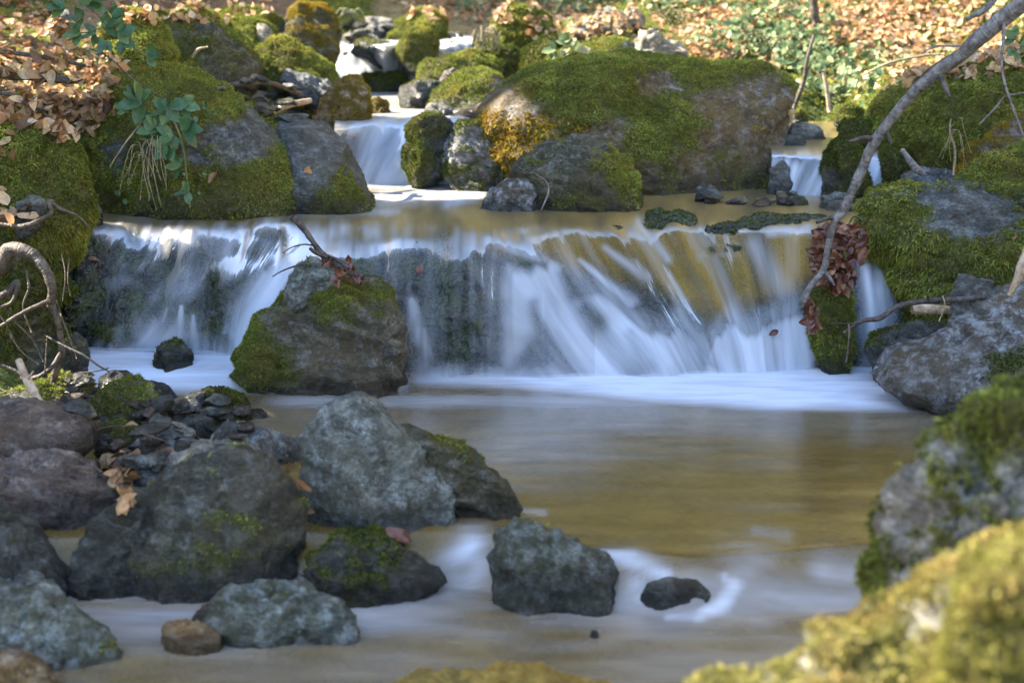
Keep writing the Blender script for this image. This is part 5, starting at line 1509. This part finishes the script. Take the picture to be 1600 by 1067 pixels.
# --- clumps of wet leaves
def clump(label, poly, n, size, mat, Y, thick, seed, grp=None):
    r = np.random.default_rng(seed)
    c = np.mean(poly, 0)
    e = empty("leaf_clump", PY(c[0], max(p[1] for p in poly), Y))
    eo = np.array(e.location)
    i = 0
    while i < n:
        x, y = r.uniform(min(p[0] for p in poly), max(p[0] for p in poly)), r.uniform(min(p[1] for p in poly), max(p[1] for p in poly))
        if not inpoly(x, y, poly):
            continue
        P = PY(x, y, Y - thick * r.random())
        B = basis(np.array([r.normal(0, .6), -1, r.normal(.2, .5)]), r.uniform(0, 6.28), .35, r)
        V, F = DEADT[r.integers(7)]
        me = mesh_np("leaf", (V * size * r.uniform(.6, 1.2)) @ B.T, F, attrs={"tint": np.full(len(V), r.random())})
        o = link("leaf", me, mat, parent=e)
        o.location = P - eo
        i += 1
    return tag(e, label, "leaf clump")


clump("thick clump of wet red brown leaves caught by the long grey branch", [(1272, 365), (1290, 352), (1335, 350), (1350, 365), (1348, 410), (1335, 440), (1318, 462), (1298, 455), (1280, 440), (1268, 405)], 190, .055, L_WET, 5.56, .12, 3)
clump("small clump of wet leaves under the branch's tip", [(1252, 470), (1272, 468), (1285, 510), (1275, 525), (1258, 505)], 22, .045, L_WET, 5.42, .04, 4)
clump("few dark red leaves at the foot of the broken stick", [(498, 400), (525, 392), (560, 425), (572, 440), (530, 445), (510, 420)], 22, .05, L_WET, 5.32, .06, 5)
clump("wet leaf scraps under the tall pale boulder", [(590, 845), (640, 850), (670, 868), (640, 870), (600, 858)], 14, .04, L_WET, 3.9, .04, 6)


# ------------------------------------------------------------------ bramble plants
def plant(label, Y, stems, leaves, seed, mat=L_GREEN, name="bramble_plant", stemmat=None):
    r = np.random.default_rng(seed)
    o0 = PY(stems[0][0][0], stems[0][0][1], Y)
    e = empty(name, o0)
    for k, st in enumerate(stems):
        px_tube("stem", [(a, b, Y + d, t) for a, b, d, t in st], stemmat or B_STEM, parent=e, origin=o0, seg=6, seed=k + seed, bump=.05)
    for (x, y, L, ang, d) in leaves:
        P = PY(x, y, Y + d)
        V, F = GREENT[r.integers(4)]
        s = L / FX * Y
        c, s_ = math.cos(math.radians(ang)), math.sin(math.radians(ang))
        u = np.array([c, r.normal(-.25, .2), s_])
        u /= np.linalg.norm(u)
        nrm = np.array([r.normal(0, .3), -.75 + r.normal(0, .25), .65])
        nrm -= u * (nrm @ u)
        nrm /= np.linalg.norm(nrm)
        B = np.stack([u, np.cross(nrm, u), nrm], 1)
        me = mesh_np("leaf", ((V + np.array([.5, 0, 0])) * s) @ B.T, F, attrs={"tint": np.full(len(V), r.random())})
        q = link("leaf", me, mat, parent=e)
        q.location = P - o0
    return tag(e, label, "plant")


def tri(x, y, L, a, d=0, spread=70):
    """three leaflets meeting at a point"""
    return [(x, y, L, a, d - .01), (x, y, L * .85, a + spread, d), (x, y, L * .85, a - spread, d)]


plant("green bramble sprig with toothed leaves hanging over the mossy boulder", 5.85,
      [[(297, 325, 0, 2.5), (292, 280, 0, 3), (285, 225, -.02, 3), (272, 190, -.02, 3), (262, 168, 0, 3)], [(262, 168, 0, 2.5), (240, 165, 0, 2), (225, 160, 0, 2)], [(285, 225, -.02, 2), (262, 205, 0, 2), (240, 195, 0, 1.5)], [(290, 265, 0, 1.5), (275, 270, 0, 1.5)]],
      tri(222, 160, 42, 190, -.02, 62) + tri(218, 158, 34, 95, 0, 55) + tri(262, 168, 36, 10, -.03, 60) + tri(264, 170, 34, 200, -.02, 50) + tri(285, 205, 40, 5, -.04, 55) + tri(270, 210, 32, 215, -.02, 60) + tri(250, 200, 38, 190, 0, 60)
      + tri(262, 228, 32, 230, -.03, 60) + tri(282, 262, 26, 180, -.02, 60) + tri(294, 300, 24, 190, -.01, 80) + tri(285, 165, 30, -10, -.02, 50) + tri(240, 180, 30, 250, 0, 50), 41)
plant("upper bramble sprig arching over the dead leaves", 6.2,
      [[(230, 88, 0, 2.5), (205, 72, 0, 2.5), (170, 40, 0, 3), (140, 10, 0, 3), (128, -20, 0, 3)], [(170, 40, 0, 2), (140, 50, 0, 2), (125, 52, 0, 2)], [(205, 72, 0, 2), (215, 60, 0, 2)], [(150, 20, 0, 2), (110, 12, 0, 2), (95, 12, 0, 2)]],
      tri(100, 12, 30, 180, 0, 45) + tri(135, 10, 28, 60, 0, 60) + tri(130, 30, 26, 180, 0, 60) + tri(165, 42, 28, 20, 0, 60) + tri(150, 52, 26, 200, 0, 60) + tri(185, 50, 30, 10, -.02, 60) + tri(190, 62, 28, 330, 0, 60)
      + tri(232, 88, 26, 5, 0, 60) + tri(165, 65, 24, 240, 0, 60) + tri(125, 52, 28, 190, 0, 60) + tri(150, 5, 26, 10, 0, 60) + tri(175, 25, 26, 20, 0, 50), 42)
plant("small green sprig at the bank edge under the branch", 5.9,
      [[(1605, 80, 0, 2), (1590, 65, 0, 2), (1580, 58, 0, 2)]], tri(1585, 60, 24, 150, 0, 60) + tri(1595, 70, 26, 20, 0, 60) + tri(1590, 82, 20, 200, 0, 50), 43)
plant("glossy green leaves at the rim of the far bank slab", 7.9,
      [[(905, 100, 0, 2), (900, 85, 0, 2), (890, 72, 0, 2)], [(872, 92, 0, 2), (868, 78, 0, 2)]], tri(890, 72, 24, 160, 0, 60) + tri(900, 84, 24, 20, 0, 60) + tri(868, 78, 22, 190, 0, 60) + tri(882, 66, 20, 60, 0, 60), 44, mat=L_IVY)


def grass(label, px, py, Y, n, L, droop, seed, mat, spread=12, rootdir=(0, 0)):
    r = np.random.default_rng(seed)
    o0 = PY(px, py, Y)
    e = empty("grass_tuft", o0)
    for k in range(n):
        a = r.uniform(-1, 1)
        x0 = px + r.uniform(-spread, spread)
        le = L * r.uniform(.6, 1.2)
        if droop > .7:
            y0 = py + r.uniform(-.25, .35) * L * .6
            pth = [(x0, y0, Y, 1.4), (x0 + a * le * .16, y0 + le * .02, Y - .05, 1.3), (x0 + a * le * .32, y0 + le * .4, Y - .07, 1.1), (x0 + a * le * .40 + r.uniform(-12, 12), y0 + le * .9, Y - .06, .7)]
        else:
            pth = [(x0, py, Y, 2.0), (x0 + a * le * .3, py - le * (.35 - .3 * droop), Y - .02, 1.9), (x0 + a * le * .6, py + le * (droop * .8 - .45), Y - .04, 1.5), (x0 + a * le * .8, py + le * (droop * 1.5 - .45), Y - .05, .7)]
        px_tube("blade", pth, mat, parent=e, origin=o0, seg=4, n=4, seed=k, bump=0)
    return tag(e, label, "grass")


grass("tuft of dry straw grass hanging under the bramble leaves", 228, 225, 5.83, 17, 95, 1.0, 51, B_STRAW, 22)
grass("dry grass tuft drooping over the bank behind the mossy hump", 765, 48, 8.9, 26, 50, .9, 52, B_STRAW, 22)
grass("thin pale grass before the great moss mound", 1492, 192, 6.15, 7, 60, 1.0, 53, B_STRAW, 6)
grass("green grass tuft on the far bank top", 1060, 40, 9.0, 16, 60, .15, 54, B_STEM, 18)
grass("green grass blades among the bank plants", 1190, 75, 8.4, 16, 60, .2, 55, B_STEM, 22)
grass("bright grass tuft at the stream head", 540, 25, 9.6, 18, 50, .5, 56, B_STEM, 16)

# ------------------------------------------------------------------ pebbles
PEB = []
for k in range(5):
    V, F = get_ico(3)
    q = V * np.array([1, .8, .55]) + 0
    for _ in range(7):
        n = np.random.default_rng(k * 9 + _).normal(0, 1, 3)
        n /= np.linalg.norm(n)
        ee = q @ n - .5
        q = q - np.where(ee > 0, ee, 0)[:, None] * n
    q = q + V * (.08 * fbm(q * 1.5 + k * 7, 3, k))[:, None]
    PEB.append((q, F))
rp = np.random.default_rng(77)
pmes = {}
regions = [([(205, 640), (300, 615), (400, 650), (380, 690), (280, 690), (220, 660)], 34, .05, "small wet pebble of the gravel point beside the pool"),
           ([(100, 590), (150, 585), (150, 660), (100, 640)], 22, .035, "small dark pebble below the roots"),
           ([(330, 130), (440, 120), (500, 175), (430, 195), (380, 160)], 40, .045, "small stone of the gravel shelf behind the bramble boulder"),
           ([(130, 700), (250, 650), (300, 700), (240, 740), (160, 720)], 22, .04, "pebble between the mossy stones of the pile"),
           ([(1020, 310), (1240, 300), (1240, 322), (1020, 322)], 26, .03, "wet pebble along the foot of the biggest boulder"),
           ([(520, 35), (620, 40), (620, 60), (530, 60)], 16, .05, "small stone at the head of the stream")]
for poly, k, sz, lab in regions:
    got = tries = 0
    while got < k and tries < 400:
        tries += 1
        x, y = rp.uniform(min(p[0] for p in poly), max(p[0] for p in poly)), rp.uniform(min(p[1] for p in poly), max(p[1] for p in poly))
        if not inpoly(x, y, poly):
            continue
        h = cast(x, y)
        if h is None or h[2].name.startswith("waterfall") or h[1][2] < .2:
            continue
        mt = [R_WET, R_BLUE, R_GREY, R_BROWN, R_PALE][rp.choice(5, p=[.34, .26, .18, .12, .1])]
        kk = int(rp.integers(5))
        if (kk, mt.name) not in pmes:
            me = mesh_np("pebble", PEB[kk][0], PEB[kk][1], attrs={"moss": np.zeros(len(PEB[kk][0])), "wet": np.full(len(PEB[kk][0]), .5)})
            me.materials.append(mt)
            pmes[(kk, mt.name)] = me
        o = bpy.data.objects.new("pebble", pmes[(kk, mt.name)])
        COL.objects.link(o)
        s = sz * rp.uniform(.5, 1.3)
        o.scale = (s * rp.uniform(1, 1.6), s, s * rp.uniform(.45, .8))
        o.rotation_euler = (rp.uniform(-.3, .3), rp.uniform(-.3, .3), rp.uniform(0, 6.28))
        o.location = h[0] + np.array([0, 0, s * .15])
        plab = {"rock wet dark": "black", "rock blue slate": "blue grey", "rock grey green": "grey", "rock purple brown": "brown", "rock pale": "whitish"}[mt.name] + " " + lab
        tag(o, plab, "pebble", plab.replace("small ", "").replace("pebble", "pebbles", 1))
        got += 1


# ------------------------------------------------------------------ unseen trees added to shade the gorge and block sky glare
def leafmass(center, rad, n, size, seed):
    r = np.random.default_rng(seed)
    d = r.normal(0, 1, (n, 3))
    d /= np.linalg.norm(d, axis=1, keepdims=True)
    P = d * (r.random((n, 1)) ** .45) * np.array(rad) + np.array(center)
    keep = fbm(P * .9 + seed, 3, seed) > -.55
    P = P[keep]
    n = len(P)
    u = r.normal(0, 1, (n, 3))
    u[:, 2] *= .4
    u /= np.linalg.norm(u, axis=1, keepdims=True)
    v = np.cross(u, r.normal(0, 1, (n, 3)))
    v /= np.linalg.norm(v, axis=1, keepdims=True)
    s = size * r.uniform(.6, 1.3, (n, 1))
    Q = np.stack([P - u * s, P - v * s * .5, P + u * s, P + v * s * .5], 1).reshape(-1, 3)
    return Q, np.arange(4 * n).reshape(n, 4), np.repeat(r.random(n), 4)


NEEDLE = mat_moss("tree foliage", (0.02, 0.04, 0.01), (0.05, 0.09, 0.02), (0.09, 0.14, 0.03))


def tree(x, y, hgt, cz, rad, n, label, seed, size=.13):
    z0 = float(hland(np.array([x]), np.array([y]))[0][0]) - .1
    e = empty("tree", (x, y, z0))
    r = np.random.default_rng(seed)
    pts = [np.array([0, 0, 0]), np.array([.08, .05, hgt * .4]), np.array([-.05, .1, hgt * .75]), np.array([0, 0, hgt])]
    V, F, t = tube(pts, [.2, .15, .09, .02], 12, 6, .1, seed)
    link("trunk", mesh_np("trunk", V, F, attrs={"tint": t}), B_ROOT, parent=e)
    for k in range(7):
        a = r.uniform(0, 6.28)
        zz = hgt * r.uniform(.35, .9)
        R = min(rad[0], rad[1]) * r.uniform(.6, .9)
        V, F, t = tube([np.array([0, 0, zz]), np.array([math.cos(a) * R * .5, math.sin(a) * R * .5, zz + .25]), np.array([math.cos(a) * R, math.sin(a) * R, zz + .3])], [.05, .03, .01], 7, 4, .1, seed + k)
        link("limb", mesh_np("limb", V, F, attrs={"tint": t}), B_ROOT, parent=e)
    Q, F, t = leafmass((0, 0, cz), rad, n, size, seed)
    c = link("crown", mesh_np("crown", Q, F, smooth=False, attrs={"tint": t}), NEEDLE, parent=e)
    c["kind"] = "stuff"
    tag(e, label, "tree")


tree(-6.1, 7.4, 8, 5.2, (1.9, 1.5, 3.3), 36000, "dense leafy tree added out of view to shade the waterfall", 1)
tree(-6.0, 5.65, 8, 4.9, (1.9, 1.4, 3.3), 34000, "dense leafy tree added out of view to shade the pool", 2)
tree(-4.9, 6.3, 5.5, 3.3, (1.2, 1.9, 1.9), 22000, "low bushy tree on the shaded bank near the waterfall", 3)
tree(-7.4, 9.1, 9, 5.8, (1.6, 1.1, 2.8), 16000, "thin leafy tree added out of view to shade the upper pool", 4)
tree(-4.6, 4.75, 5.0, 3.1, (1.1, 1.05, 1.6), 16000, "low bushy tree added out of view to shade the stone pile", 5)
for k, (tx, ty) in enumerate([(-6.5, 15.5), (-2.6, 17.5), (1.4, 16.2), (5.2, 18.0), (9.0, 15.5)]):  # far crowns added out of view to block sky reflected at the lip
    tree(tx, ty, 9, 6.2, (2.4, 1.8, 3.4), 9000, ["unseen slim beech added far up the slope behind the stream head", "unseen tall beech added above the stream head", "unseen broad beech added above the biggest boulder", "unseen beech added above the litter slope", "unseen beech added at the far shoulder of the litter slope"][k], 30 + k, size=.17)
print("LEAVES", leaf_total)
